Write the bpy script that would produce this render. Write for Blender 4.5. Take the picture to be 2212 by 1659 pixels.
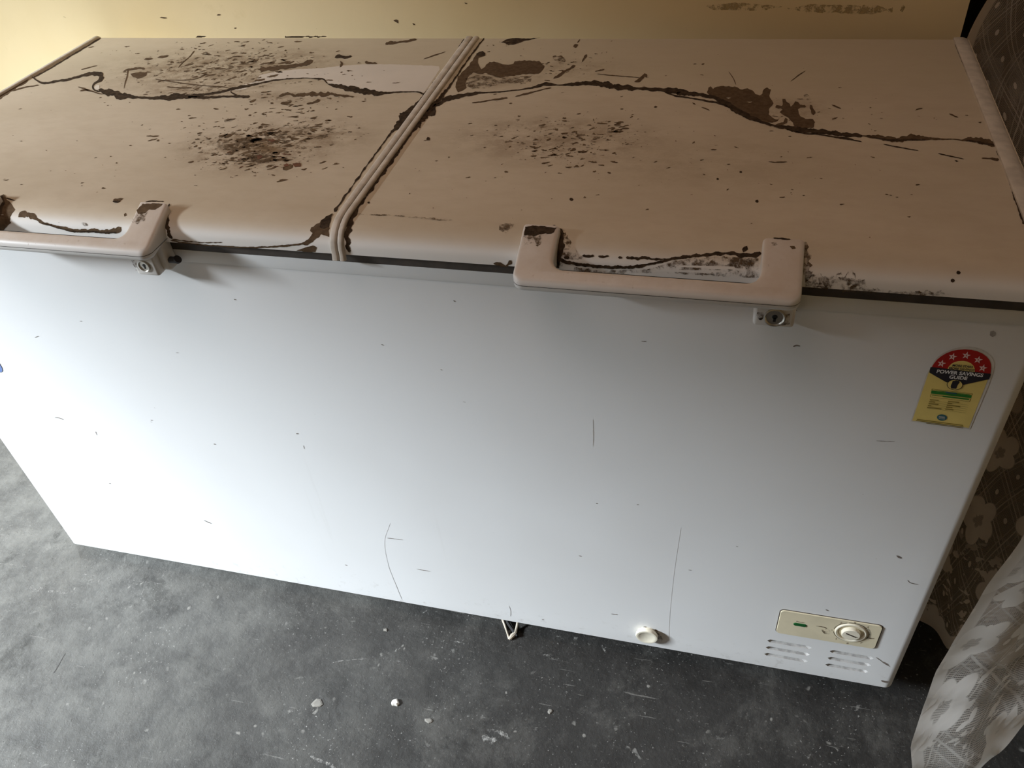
import bpy, bmesh, math, random
import numpy as np
from mathutils import Vector, Euler, noise
from mathutils.geometry import tessellate_polygon

random.seed(7)
rng = np.random.default_rng(7)
for o in list(bpy.data.objects):
    bpy.data.objects.remove(o, do_unlink=True)
C = bpy.context.scene.collection
scn = bpy.context.scene

# ------------------------------------------------------------------ camera
CAM = Vector((1.26867, -0.78023, 1.35375))
ROT = Euler((0.84848, 0.08346, 0.24915), 'XYZ')
FPX = 1772.402
cd = bpy.data.cameras.new('camera')
cam = bpy.data.objects.new('camera', cd)
C.objects.link(cam)
cam.location = CAM
cam.rotation_euler = ROT
cd.sensor_width = 36.0
cd.lens = 36.0 * FPX / 2212.0
cd.clip_start = 0.02
scn.camera = cam

# ------------------------------------------------------------------ world, lights, exposure
scn.view_settings.view_transform = 'Standard'
scn.view_settings.look = 'None'
scn.view_settings.exposure = 0.0
scn.view_settings.gamma = 1.0
scn.view_settings.use_curve_mapping = False
w = bpy.data.worlds.new('sky')
scn.world = w
w.use_nodes = True
w.node_tree.nodes['Background'].inputs[0].default_value = (0.62, 0.78, 1.0, 1)
w.node_tree.nodes['Background'].inputs[1].default_value = 0.18


def area(name, loc, target, sx, sy, power, col):
    l = bpy.data.lights.new(name, 'AREA')
    l.shape = 'RECTANGLE'
    l.size = sx
    l.size_y = sy
    l.energy = power
    l.color = col
    o = bpy.data.objects.new(name, l)
    C.objects.link(o)
    o.location = loc
    d = Vector(target) - Vector(loc)
    o.rotation_euler = d.to_track_quat('-Z', 'Y').to_euler()
    return o


# bright daylight entering by the open door in the left wall
area('daylight_door', (-5.5, -2.7, 3.72), (0.3, 0.0, 0.3), 1.5, 1.35, 1950, (0.84, 0.93, 1.0))
# added warm fill overhead, without a real source, to lift the lid
area('fill_overhead', (0.45, -0.30, 2.74), (0.55, 0.15, 0.8), 1.3, 1.0, 14, (1.0, 0.81, 0.73))

# ------------------------------------------------------------------ helpers
RM = ROT.to_matrix()


def ray(px, py):
    d = Vector(((px - 1106.0) / FPX, -(py - 829.5) / FPX, -1.0))
    return (RM @ d).normalized()


def hit(px, py, ax, v):
    d = ray(px, py)
    t = (v - CAM[ax]) / d[ax]
    return CAM + d * t


def link(name, me, mats=None, parent=None, org=None):
    o = bpy.data.objects.new(name, me)
    C.objects.link(o)
    if mats is not None:
        for m in (mats if isinstance(mats, (list, tuple)) else [mats]):
            me.materials.append(m)
    if parent is not None:
        o.parent = parent
    return o


def obj(name, bm, mat, parent=None, org=(0, 0, 0), smooth=False, angle=40, recalc=True):
    """links bm as one object; its vertices are in world coordinates and org is the thing's base"""
    if recalc: bmesh.ops.recalc_face_normals(bm, faces=bm.faces[:])
    me = bpy.data.meshes.new(name)
    bm.to_mesh(me)
    bm.free()
    me.transform(__import__('mathutils').Matrix.Translation(-Vector(org)))
    o = link(name, me, mat, parent)
    if parent is None:
        o.location = org
    if smooth:
        for p in me.polygons:
            p.use_smooth = True
        try:
            me.set_sharp_from_angle(angle=math.radians(angle))
        except Exception:
            pass
    return o


def tag(o, label=None, cat=None, group=None, kind=None):
    if label: o['label'] = label
    if cat: o['category'] = cat
    if group: o['group'] = group
    if kind: o['kind'] = kind
    return o


def empty(name, loc):
    o = bpy.data.objects.new(name, None)
    o.empty_display_size = 0.05
    C.objects.link(o)
    o.location = loc
    return o


def add_box(bm, x0, x1, y0, y1, z0, z1, bev=0.0, seg=2):
    r = bmesh.ops.create_cube(bm, size=1.0)
    vs = r['verts']
    for v in vs:
        v.co = Vector(((x0 + x1) / 2 + v.co.x * (x1 - x0), (y0 + y1) / 2 + v.co.y * (y1 - y0), (z0 + z1) / 2 + v.co.z * (z1 - z0)))
    if bev > 0:
        es = list({e for v in vs for e in v.link_edges})
        bmesh.ops.bevel(bm, geom=es, offset=bev, segments=seg, affect='EDGES', profile=0.5)


def box(name, dims, mat, parent=None, org=(0, 0, 0), bev=0.0, seg=2):
    bm = bmesh.new()
    add_box(bm, *dims, bev=bev, seg=seg)
    return obj(name, bm, mat, parent, org, smooth=bev > 0)


def lathe_y(bm, cx, cz, prof, n=40):
    """prof: list of (radius, y); turned about an axis along y"""
    rings = []
    for r, y in prof:
        if r < 1e-6:
            rings.append([bm.verts.new((cx, y, cz))])
        else:
            rings.append([bm.verts.new((cx + r * math.cos(2 * math.pi * k / n), y, cz + r * math.sin(2 * math.pi * k / n))) for k in range(n)])
    for a, b in zip(rings, rings[1:]):
        for k in range(n):
            k2 = (k + 1) % n
            if len(a) == 1 and len(b) == 1: continue
            if len(a) == 1: bm.faces.new((a[0], b[k], b[k2]))
            elif len(b) == 1: bm.faces.new((a[k], b[0], a[k2]))
            else: bm.faces.new((a[k], b[k], b[k2], a[k2]))


def tube(bm, pts, r, n=8, taper=None):
    pts = [Vector(p) for p in pts]
    prev = None
    for i, p in enumerate(pts):
        a = pts[max(i - 1, 0)]
        b = pts[min(i + 1, len(pts) - 1)]
        t = (b - a).normalized()
        u = t.orthogonal().normalized() if prev is None else (prev_u - t * prev_u.dot(t)).normalized()
        prev_u = u
        v = t.cross(u)
        rr = r * (taper[i] if taper else 1)
        ring = [bm.verts.new(p + (u * math.cos(2 * math.pi * k / n) + v * math.sin(2 * math.pi * k / n)) * rr) for k in range(n)]
        if prev:
            for k in range(n):
                bm.faces.new((prev[k], prev[(k + 1) % n], ring[(k + 1) % n], ring[k]))
        else:
            bm.faces.new(ring[::-1])
        prev = ring
    bm.faces.new(prev)


def smooth_path(pts, step=4.0):
    """Catmull-Rom through (x, y, w) points"""
    P = [np.array(p, float) for p in pts]
    P = [2 * P[0] - P[1]] + P + [2 * P[-1] - P[-2]]
    out = []
    for i in range(1, len(P) - 2):
        a, b, c, d = P[i - 1:i + 3]
        n = max(1, int(np.linalg.norm((c - b)[:2]) / step))
        for k in range(n):
            t = k / n
            q = 0.5 * (2 * b + (c - a) * t + (2 * a - 5 * b + 4 * c - d) * t * t + (3 * b - a - 3 * c + d) * t ** 3)
            out.append(q)
    out.append(P[-2])
    return out


# ------------------------------------------------------------------ material helpers
def new_mat(name):
    m = bpy.data.materials.new(name)
    m.use_nodes = True
    nt = m.node_tree
    return m, nt, nt.nodes['Principled BSDF']


class G:
    """small node-graph builder"""
    def __init__(s, nt):
        s.nt = nt
        s.tc = nt.nodes.new('ShaderNodeTexCoord')

    def _in(s, sock, v):
        if hasattr(v, 'is_linked') or hasattr(v, 'links'):
            s.nt.links.new(v, sock)
        else:
            sock.default_value = v

    def math(s, op, a, b=0.0, c=None, clamp=False):
        n = s.nt.nodes.new('ShaderNodeMath')
        n.operation = op
        n.use_clamp = clamp
        s._in(n.inputs[0], a)
        s._in(n.inputs[1], b)
        if c is not None: s._in(n.inputs[2], c)
        return n.outputs[0]

    def vmath(s, op, a, b=(0, 0, 0)):
        n = s.nt.nodes.new('ShaderNodeVectorMath')
        n.operation = op
        s._in(n.inputs[0], a)
        s._in(n.inputs[1], b)
        return n.outputs['Value'] if op in ('LENGTH', 'DOT_PRODUCT') else n.outputs[0]

    def mapping(s, v, loc=(0, 0, 0), rot=(0, 0, 0), scale=(1, 1, 1)):
        n = s.nt.nodes.new('ShaderNodeMapping')
        s._in(n.inputs[0], v)
        n.inputs[1].default_value = loc
        n.inputs[2].default_value = rot
        n.inputs[3].default_value = scale
        return n.outputs[0]

    def noise(s, v, scale, detail=4, rough=0.55, dist=0.0):
        n = s.nt.nodes.new('ShaderNodeTexNoise')
        s._in(n.inputs['Vector'], v)
        n.inputs['Scale'].default_value = scale
        n.inputs['Detail'].default_value = detail
        n.inputs['Roughness'].default_value = rough
        n.inputs['Distortion'].default_value = dist
        return n.outputs[0]

    def voronoi(s, v, scale, feature='F1', rand=1.0, out='Distance'):
        n = s.nt.nodes.new('ShaderNodeTexVoronoi')
        n.feature = feature
        s._in(n.inputs['Vector'], v)
        n.inputs['Scale'].default_value = scale
        n.inputs['Randomness'].default_value = rand
        return n.outputs[out]

    def ramp(s, f, a, b, lo=0.0, hi=1.0):
        n = s.nt.nodes.new('ShaderNodeMapRange')
        n.interpolation_type = 'SMOOTHSTEP'
        s._in(n.inputs[0], f)
        n.inputs[1].default_value = a
        n.inputs[2].default_value = b
        n.inputs[3].default_value = lo
        n.inputs[4].default_value = hi
        return n.outputs[0]

    def mix(s, f, a, b):
        n = s.nt.nodes.new('ShaderNodeMix')
        n.data_type = 'RGBA'
        s._in(n.inputs[0], f)
        s._in(n.inputs[6], a if not isinstance(a, tuple) else (*a[:3], 1))
        s._in(n.inputs[7], b if not isinstance(b, tuple) else (*b[:3], 1))
        return n.outputs[2]

    def bump(s, h, strength=0.3, dist=0.002):
        n = s.nt.nodes.new('ShaderNodeBump')
        n.inputs['Strength'].default_value = strength
        n.inputs['Distance'].default_value = dist
        s._in(n.inputs['Height'], h)
        return n.outputs[0]


def simple(name, col, rough=0.5, metal=0.0, var=0.12, vs=40, spec=0.5):
    m, nt, b = new_mat(name)
    g = G(nt)
    n = g.noise(g.tc.outputs['Object'], vs, 3)
    c0 = tuple(c * (1 - var) for c in col)
    c1 = tuple(min(1, c * (1 + var)) for c in col)
    nt.links.new(g.mix(g.ramp(n, 0.3, 0.7), c0, c1), b.inputs['Base Color'])
    b.inputs['Roughness'].default_value = rough
    b.inputs['Metallic'].default_value = metal
    b.inputs['Specular IOR Level'].default_value = spec
    return m


# enamel front
def enamel():
    m, nt, b = new_mat('white_enamel')
    g = G(nt)
    P = g.tc.outputs['Object']
    n = g.noise(P, 2.2, 3)
    base = g.mix(g.ramp(n, 0.35, 0.7), (0.80, 0.80, 0.80), (0.76, 0.755, 0.75))
    # faint vertical runs and dust freckles
    st = g.noise(g.mapping(P, scale=(9, 1, 0.5)), 3.0, 4)
    base = g.mix(g.ramp(st, 0.66, 0.80, 0, 0.25), base, (0.60, 0.58, 0.55))
    fr = g.noise(P, 150, 2, 0.6)
    base = g.mix(g.ramp(fr, 0.755, 0.80, 0, 0.6), base, (0.30, 0.26, 0.22))
    # dusty bottom edge
    sep = nt.nodes.new('ShaderNodeSeparateXYZ')
    nt.links.new(P, sep.inputs[0])
    low = g.ramp(sep.outputs[2], 0.055, 0.13, 1, 0)
    dn = g.ramp(g.noise(P, 70, 5, 0.7), 0.55, 0.75)
    base = g.mix(g.math('MULTIPLY', g.math('MULTIPLY', low, dn), 0.35), base, (0.35, 0.30, 0.25))
    nt.links.new(base, b.inputs['Base Color'])
    b.inputs['Roughness'].default_value = 0.42
    b.inputs['Specular IOR Level'].default_value = 0.35
    nt.links.new(g.bump(g.noise(P, 900, 1), 0.12, 0.0003), b.inputs['Normal'])
    return m


def lid_mat():
    """white lid under brown dust: dust lies only where the sheet faces up"""
    m, nt, b = new_mat('dusty_lid')
    g = G(nt)
    P = g.tc.outputs['Object']
    geo = nt.nodes.new('ShaderNodeNewGeometry')
    sp = nt.nodes.new('ShaderNodeSeparateXYZ')
    nt.links.new(geo.outputs['Normal'], sp.inputs[0])
    up = g.ramp(sp.outputs[2], 0.35, 0.985)
    n1 = g.noise(g.mapping(P, scale=(1, 1.6, 1)), 3.5, 5, 0.6)
    n2 = g.noise(g.mapping(P, scale=(1, 2.0, 1)), 28, 5, 0.65)
    dust = g.mix(g.ramp(n1, 0.3, 0.72), (0.475, 0.385, 0.27), (0.54, 0.445, 0.325))
    dust = g.mix(g.ramp(n2, 0.35, 0.75, 0, 0.35), dust, (0.41, 0.31, 0.205))
    sy = nt.nodes.new('ShaderNodeSeparateXYZ')
    nt.links.new(P, sy.inputs[0])
    rear = g.ramp(g.math('ADD', sy.outputs[1], g.math('MULTIPLY', n1, 0.10)), 0.10, 0.24)
    dust = g.mix(g.math('MULTIPLY', rear, 0.5), dust, (0.44, 0.365, 0.235))
    base = g.mix(g.math('MULTIPLY', up, 0.92), (0.80, 0.775, 0.74), dust)
    # grimy zones: centre and radii in freezer coordinates, brown film breaking up with noise
    zones = ZONES
    tot = None
    for (cx, cy, rx, ry, s) in zones:
        d = g.vmath('MULTIPLY', g.vmath('SUBTRACT', P, (cx, cy, 0.86)), (1 / rx, 1 / ry, 0))
        f = g.ramp(g.vmath('LENGTH', d), 0.10, 1.15, s, 0)
        tot = f if tot is None else g.math('MAXIMUM', tot, f)
    film = g.ramp(g.noise(g.mapping(P, scale=(1, 1.3, 1)), 24, 8, 0.75), 0.34, 0.66)
    base = g.mix(g.math('MULTIPLY', g.math('MULTIPLY', tot, film), 0.95, clamp=True), base, (0.16, 0.095, 0.045))
    sp1 = g.noise(g.mapping(P, scale=(1, 1.25, 1)), 75, 5, 0.66)
    th = g.math('SUBTRACT', sp1, g.math('SUBTRACT', 0.72, g.math('MULTIPLY', tot, 0.235)))
    base = g.mix(g.ramp(th, 0.0, 0.05, 0, 0.75), base, (0.10, 0.060, 0.03))
    nt.links.new(base, b.inputs['Base Color'])
    b.inputs['Roughness'].default_value = 0.62
    b.inputs['Specular IOR Level'].default_value = 0.25
    nt.links.new(g.bump(n2, 0.15, 0.0008), b.inputs['Normal'])
    return m


def dirt_mat(name, c0, c1, alpha_soft=False):
    m, nt, b = new_mat(name)
    g = G(nt)
    P = g.tc.outputs['Object']
    n = g.noise(P, 130, 5, 0.7)
    nt.links.new(g.mix(g.ramp(n, 0.35, 0.65), c0, c1), b.inputs['Base Color'])
    b.inputs['Roughness'].default_value = 0.9
    b.inputs['Specular IOR Level'].default_value = 0.1
    if alpha_soft:
        nt.links.new(g.ramp(g.noise(P, 95, 6, 0.75), 0.42, 0.66), b.inputs['Alpha'])
    return m


def floor_mat():
    m, nt, b = new_mat('stained_concrete')
    g = G(nt)
    P = g.tc.outputs['Object']
    big = g.noise(P, 2.6, 7, 0.68)
    mid = g.noise(P, 13, 8, 0.72)
    fine = g.noise(P, 75, 6, 0.7)
    c = g.mix(g.ramp(big, 0.35, 0.68), (0.020, 0.019, 0.018), (0.034, 0.032, 0.030))
    c = g.mix(g.ramp(mid, 0.42, 0.74, 0, 0.5), c, (0.058, 0.054, 0.049))
    c = g.mix(g.ramp(mid, 0.28, 0.42, 0.55, 0), c, (0.011, 0.010, 0.010))
    c = g.mix(g.ramp(fine, 0.52, 0.75, 0, 0.35), c, (0.08, 0.076, 0.07))
    # light falloff painted into the colour: paler towards the door side
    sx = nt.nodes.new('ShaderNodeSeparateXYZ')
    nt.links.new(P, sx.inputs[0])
    door_light = g.ramp(g.math('ADD', sx.outputs[0], g.math('MULTIPLY', big, 0.9)), 0.30, 1.55, 1, 0)
    c = g.mix(g.math('MULTIPLY', door_light, 0.7), c, g.mix(g.ramp(mid, 0.35, 0.65), (0.17, 0.167, 0.158), (0.26, 0.255, 0.235)))
    bl = g.noise(g.mapping(P, loc=(7, 3, 0)), 7, 9, 0.75, 0.3)
    c = g.mix(g.ramp(bl, 0.50, 0.64, 0, 0.085), c, (0.36, 0.345, 0.31))
    c = g.mix(g.ramp(bl, 0.34, 0.46, 0.45, 0), c, (0.03, 0.029, 0.027))
    # pale chips and scuffs
    warp = g.vmath('ADD', P, g.vmath('MULTIPLY', nt_color(g, P), (0.03, 0.03, 0)))
    v = g.voronoi(warp, 34, 'F1', 1.0)
    keep = g.ramp(g.noise(P, 9, 3), 0.52, 0.60)
    c = g.mix(g.math('MULTIPLY', g.ramp(v, 0.07, 0.15, 1, 0), g.math('MULTIPLY', keep, 0.40)), c, (0.46, 0.44, 0.40))
    for k, (rot, sc_) in enumerate(((0.5, 7), (-0.35, 9), (1.1, 6))):
        sc = g.noise(g.mapping(P, loc=(k * 3.1, k * 1.7, 0), rot=(0, 0, rot), scale=(1.6, 22, 1)), sc_, 2, 0.5)
        c = g.mix(g.ramp(sc, 0.735, 0.765, 0, 0.28), c, (0.34, 0.325, 0.30))
    clus = g.ramp(g.noise(g.mapping(P, loc=(4, 2, 0)), 5.5, 4, 0.6), 0.46, 0.66, 0.25, 1)
    sp = g.noise(P, 210, 3, 0.6)
    c = g.mix(g.math('MULTIPLY', g.ramp(sp, 0.63, 0.69), g.math('MULTIPLY', clus, 0.62)), c, (0.46, 0.445, 0.42))
    fl = g.noise(g.mapping(P, loc=(1, 5, 0)), 38, 4, 0.6, 0.5)
    c = g.mix(g.math('MULTIPLY', g.ramp(fl, 0.66, 0.70), g.math('MULTIPLY', clus, 0.42)), c, (0.42, 0.405, 0.375))
    c = g.mix(g.ramp(g.noise(P, 190, 2, 0.5), 0.70, 0.74, 0, 0.7), c, (0.05, 0.045, 0.04))
    nt.links.new(c, b.inputs['Base Color'])
    nt.links.new(g.ramp(mid, 0.3, 0.7, 0.42, 0.72), b.inputs['Roughness'])
    b.inputs['Specular IOR Level'].default_value = 0.22
    h = g.math('ADD', g.math('MULTIPLY', mid, 1.0), g.math('MULTIPLY', fine, 0.35))
    nt.links.new(g.bump(h, 0.8, 0.004), b.inputs['Normal'])
    return m


def nt_color(g, P):
    n = g.nt.nodes.new('ShaderNodeTexNoise')
    g._in(n.inputs['Vector'], P)
    n.inputs['Scale'].default_value = 30
    n.inputs['Detail'].default_value = 3
    return n.outputs['Color']


def wall_mat():
    m, nt, b = new_mat('cream_distemper')
    g = G(nt)
    P = g.tc.outputs['Object']
    n = g.noise(P, 1.8, 4)
    c = g.mix(g.ramp(n, 0.3, 0.7), (0.68, 0.535, 0.295), (0.73, 0.59, 0.355))
    bl = g.noise(P, 14, 5, 0.7)
    c = g.mix(g.ramp(bl, 0.60, 0.80, 0, 0.35), c, (0.55, 0.42, 0.22))
    c = g.mix(g.ramp(g.noise(P, 60, 3, 0.6), 0.72, 0.78, 0, 0.5), c, (0.30, 0.22, 0.12))
    nt.links.new(c, b.inputs['Base Color'])
    b.inputs['Roughness'].default_value = 0.85
    b.inputs['Specular IOR Level'].default_value = 0.2
    nt.links.new(g.bump(g.noise(P, 45, 5), 0.2, 0.002), b.inputs['Normal'])
    return m


def lace_mat(name, netc, motc, period):
    m, nt, b = new_mat(name)
    g = G(nt)
    uvn = nt.nodes.new('ShaderNodeUVMap')
    U = uvn.outputs[0]
    sep = nt.nodes.new('ShaderNodeSeparateXYZ')
    nt.links.new(U, sep.inputs[0])
    u, v = sep.outputs[0], sep.outputs[1]
    # fine net: slanted thread rows with tiny openings
    def saw(x, period):
        return g.math('ABSOLUTE', g.math('SUBTRACT', g.math('FRACT', g.math('DIVIDE', x, period)), 0.5))
    t1 = saw(g.math('ADD', v, g.math('MULTIPLY', u, 0.55)), 0.0022)
    t2 = saw(g.math('SUBTRACT', u, g.math('MULTIPLY', v, 0.3)), 0.0030)
    net = g.math('MAXIMUM', g.ramp(t1, 0.22, 0.30), g.math('MULTIPLY', g.ramp(t2, 0.36, 0.42), 0.8))
    # diamond trellis, doubled lines
    a = g.math('ADD', g.math('MULTIPLY', u, 0.80), g.math('MULTIPLY', v, 0.60))
    c = g.math('SUBTRACT', g.math('MULTIPLY', u, 0.80), g.math('MULTIPLY', v, 0.60))
    def lines(x):
        s1 = g.ramp(saw(x, period), 0.030, 0.014, 0, 1)
        s2 = g.ramp(g.math('ABSOLUTE', g.math('SUBTRACT', saw(x, period), 0.16)), 0.025, 0.012, 0, 1)
        return g.math('MAXIMUM', s1, g.math('MULTIPLY', s2, 0.7))
    trel = g.math('MAXIMUM', lines(a), lines(c))
    # small tuft in the middle of every diamond
    fa = g.math('SUBTRACT', 0.5, saw(a, period))
    fc = g.math('SUBTRACT', 0.5, saw(c, period))
    rr = g.math('SQRT', g.math('ADD', g.math('POWER', fa, 2), g.math('POWER', fc, 2)))
    tuft = g.ramp(rr, 0.10, 0.075, 0, 1)
    # scattered flowers: voronoi cells with petals
    vn = nt.nodes.new('ShaderNodeTexVoronoi')
    nt.links.new(U, vn.inputs['Vector'])
    vn.inputs['Scale'].default_value = 9.5
    vn.inputs['Randomness'].default_value = 0.75
    dv = g.vmath('SUBTRACT', g.vmath('MULTIPLY', U, (9.5, 9.5, 0)), g.vmath('MULTIPLY', vn.outputs['Position'], (9.5, 9.5, 0)))
    s2 = nt.nodes.new('ShaderNodeSeparateXYZ')
    nt.links.new(dv, s2.inputs[0])
    ang = g.math('ARCTAN2', s2.outputs[1], s2.outputs[0])
    pet = g.math('ADD', 0.27, g.math('MULTIPLY', g.math('ABSOLUTE', g.math('SINE', g.math('MULTIPLY', ang, 2.5))), 0.13))
    rad = g.vmath('LENGTH', dv)
    q = g.math('DIVIDE', rad, pet)
    fl = g.math('MULTIPLY', g.ramp(q, 1.0, 0.90, 0, 1), g.ramp(q, 0.22, 0.32, 0.55, 1))
    leafn = g.noise(g.mapping(U, rot=(0, 0, 0.7), scale=(1, 2.2, 1)), 34, 3, 0.5)
    low = g.ramp(v, 0.14, 0.24, 1, 0)
    leaf = g.math('MULTIPLY', g.ramp(leafn, 0.56, 0.60), low)
    flo = g.math('MULTIPLY', fl, g.ramp(v, 0.34, 0.46, 1, 0.35))
    motif = g.math('MAXIMUM', g.math('MAXIMUM', flo, leaf), g.math('MAXIMUM', g.math('MULTIPLY', trel, 0.75), tuft))
    hem = g.math('MAXIMUM', g.ramp(v, 0.030, 0.027, 0, 1), g.ramp(u, 0.022, 0.018, 0, 0.9))
    al = g.math('MAXIMUM', g.math('MAXIMUM', g.math('MULTIPLY', net, 0.88), motif), hem, clamp=True)
    al = g.math('MAXIMUM', al, 0.30)
    col = g.mix(g.math('MAXIMUM', motif, hem), netc, motc)
    # thin cotton: half of the light passes through and glows on the far side
    df = nt.nodes.new('ShaderNodeBsdfDiffuse')
    tl = nt.nodes.new('ShaderNodeBsdfTranslucent')
    tr = nt.nodes.new('ShaderNodeBsdfTransparent')
    for n_ in (df, tl): nt.links.new(col, n_.inputs['Color'])
    mx = nt.nodes.new('ShaderNodeMixShader')
    mx.inputs[0].default_value = 0.5
    nt.links.new(df.outputs[0], mx.inputs[1]); nt.links.new(tl.outputs[0], mx.inputs[2])
    m2 = nt.nodes.new('ShaderNodeMixShader')
    nt.links.new(al, m2.inputs[0])
    nt.links.new(tr.outputs[0], m2.inputs[1]); nt.links.new(mx.outputs[0], m2.inputs[2])
    nt.nodes.remove(b)
    nt.links.new(m2.outputs[0], nt.nodes['Material Output'].inputs['Surface'])
    return m


# zones of grime on the lids, in freezer coordinates (centre x, y, radii, strength)
def topc(px, py):
    h = hit(px, py, 2, 0.86)
    return h.x, h.y


ORG = Vector((0.8, 0.32, 0.0))
ZONES = []
for (px, py, rx, ry, s) in [(470, 150, .30, .14, .75), (560, 318, .15, .10, 1.0), (640, 292, .15, .08, .8), (500, 318, .12, .05, .8), (430, 190, .16, .06, .8), (610, 130, .16, .08, .6), (1200, 300, .20, .10, .62), (1080, 165, .10, .06, .6),
                            (1230, 150, .12, .06, .4), (1700, 240, .08, .06, .5), (640, 210, .15, .04, .55), (1480, 350, .2, .1, .25)]:
    x, y = topc(px, py)
    ZONES.append((x - ORG.x, y - ORG.y, rx, ry, s))

M_enamel = enamel()
M_vent = simple('dusty_enamel', (0.40, 0.385, 0.37), 0.6, var=0.25, vs=120)
M_lid = lid_mat()
M_dirt = dirt_mat('black_dirt', (0.028, 0.018, 0.011), (0.065, 0.042, 0.025))
M_brown = dirt_mat('brown_stain', (0.085, 0.052, 0.028), (0.12, 0.078, 0.045))
M_brown2 = dirt_mat('brown_stain_broken', (0.10, 0.065, 0.035), (0.15, 0.10, 0.06), alpha_soft=True)
M_speck = dirt_mat('brown_specks', (0.085, 0.052, 0.028), (0.16, 0.105, 0.06))
M_rust = simple('rust_specks', (0.12, 0.045, 0.018), 0.9, var=0.3)
M_clean = simple('clean_lid_patch', (0.62, 0.55, 0.47), 0.6, var=0.04, vs=8, spec=0.25)
M_trim = simple('dusty_plastic_trim', (0.55, 0.49, 0.42), 0.5, var=0.12, vs=60)
M_plastic = simple('white_plastic', (0.74, 0.70, 0.66), 0.38, var=0.04, vs=14)
M_dustpl = simple('dusty_white_plastic', (0.60, 0.53, 0.45), 0.5, var=0.12, vs=50)
M_gasket = simple('grey_brown_gasket', (0.065, 0.050, 0.040), 0.6, var=0.2)
M_cream = simple('cream_plastic', (0.72, 0.64, 0.46), 0.45, var=0.05, vs=30)
M_cream2 = simple('pale_cream_plastic', (0.82, 0.76, 0.62), 0.4, var=0.06, vs=60)
M_black = simple('black', (0.015, 0.013, 0.013), 0.5)
M_line = simple('dark_line', (0.06, 0.045, 0.035), 0.8)
M_green = simple('green_lamp_plastic', (0.01, 0.10, 0.025), 0.3)
M_chrome = simple('worn_chrome', (0.62, 0.58, 0.52), 0.35, metal=0.9)
M_yel = simple('yellow_paper', (0.78, 0.62, 0.20), 0.45, var=0.04)
M_red = simple('red_print', (0.42, 0.015, 0.012), 0.4, var=0.06)
M_pink = simple('pinkish_white_print', (0.80, 0.58, 0.56), 0.4, var=0.03)
M_ink = simple('black_print', (0.025, 0.022, 0.03), 0.4)
M_white = simple('white_print', (0.75, 0.74, 0.74), 0.4)
M_grn = simple('green_print', (0.03, 0.20, 0.03), 0.4)
M_teal = simple('teal_print', (0.04, 0.13, 0.15), 0.4)
M_brnp = simple('brown_small_print', (0.24, 0.17, 0.03), 0.5)
M_clear = simple('pale_film', (0.66, 0.63, 0.58), 0.3)
M_blue = simple('blue_print', (0.16, 0.25, 0.55), 0.35)
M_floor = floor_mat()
M_wall = wall_mat()
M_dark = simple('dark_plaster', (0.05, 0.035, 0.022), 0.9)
M_ceil = simple('ceiling_limewash', (0.50, 0.38, 0.26), 0.9, vs=3)
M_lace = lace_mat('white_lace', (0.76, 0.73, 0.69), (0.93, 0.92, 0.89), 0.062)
M_lace2 = lace_mat('shaded_lace', (0.42, 0.34, 0.25), (0.74, 0.64, 0.53), 0.046)  # the white lace again, browner: shade of the corner put into its colour
M_smudge = dirt_mat('wall_smudge', (0.34, 0.24, 0.11), (0.42, 0.31, 0.15), alpha_soft=True)
M_chip = simple('plaster', (0.66, 0.63, 0.57), 0.9, var=0.12, vs=90)
M_scuff = dirt_mat('pale_scuff', (0.26, 0.25, 0.235), (0.34, 0.33, 0.31), alpha_soft=True)
M_string = simple('pale_jute', (0.50, 0.44, 0.36), 0.9, var=0.2)
M_wood = simple('dark_wood', (0.10, 0.055, 0.03), 0.6, var=0.3, vs=12)

# ------------------------------------------------------------------ the room
XL, XR, YB, YF, ZC = -1.70, 2.45, 0.70, -3.2, 2.8


def struct(name, boxes, mat):
    bm = bmesh.new()
    for b in boxes:
        add_box(bm, *b)
    return tag(obj(name, bm, mat), kind='structure')


# floor: relief mesh near the camera
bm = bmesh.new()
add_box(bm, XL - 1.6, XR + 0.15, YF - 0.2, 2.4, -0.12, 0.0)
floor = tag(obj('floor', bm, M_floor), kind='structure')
struct('ceiling', [(XL - 0.2, XR + 0.2, YF - 0.2, 2.4, ZC, ZC + 0.12)], M_ceil)
# back wall ends beside the freezer, where a curtained opening starts
back = struct('wall_back', [(XL - 0.15, 1.592, YB, YB + 0.13, 0, ZC), (1.592, 2.30, YB, YB + 0.13, 2.12, ZC), (2.30, XR + 0.15, YB, YB + 0.13, 0, ZC)], M_wall)
struct('wall_right', [(XR, XR + 0.13, YF, YB + 0.13, 0, ZC)], M_wall)
struct('wall_front', [(XL - 0.15, XR + 0.15, YF - 0.13, YF, 0, ZC)], M_wall)
# left wall with the open door that lets the daylight in
DY0, DY1, DZ = -1.90, -0.19, 1.89
struct('wall_left', [(XL - 0.13, XL, YF, DY0, 0, ZC), (XL - 0.13, XL, DY1, YB + 0.13, 0, ZC), (XL - 0.13, XL, DY0, DY1, DZ, ZC)], M_wall)
struct('trim_1', [(XL - 0.14, XL + 0.01, DY0 - 0.03, DY0 + 0.03, 0, DZ), (XL - 0.14, XL + 0.01, DY0 - 0.03, DY1 + 0.03, DZ - 0.04, DZ + 0.02)], M_wood)
# dark space behind the curtained opening
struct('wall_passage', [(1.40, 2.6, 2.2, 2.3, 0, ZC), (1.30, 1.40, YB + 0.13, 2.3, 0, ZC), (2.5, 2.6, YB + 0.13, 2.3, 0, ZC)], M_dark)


# ------------------------------------------------------------------ freezer
W, D = 1.6, 0.6425
ZB, ZP, ZL, ZT = 0.05, 0.8105, 0.8277, 0.8601
fz = empty('chest_freezer', ORG)
tag(fz, 'long white double-lid chest freezer with dusty stained top standing against cream wall', 'freezer')

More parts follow.
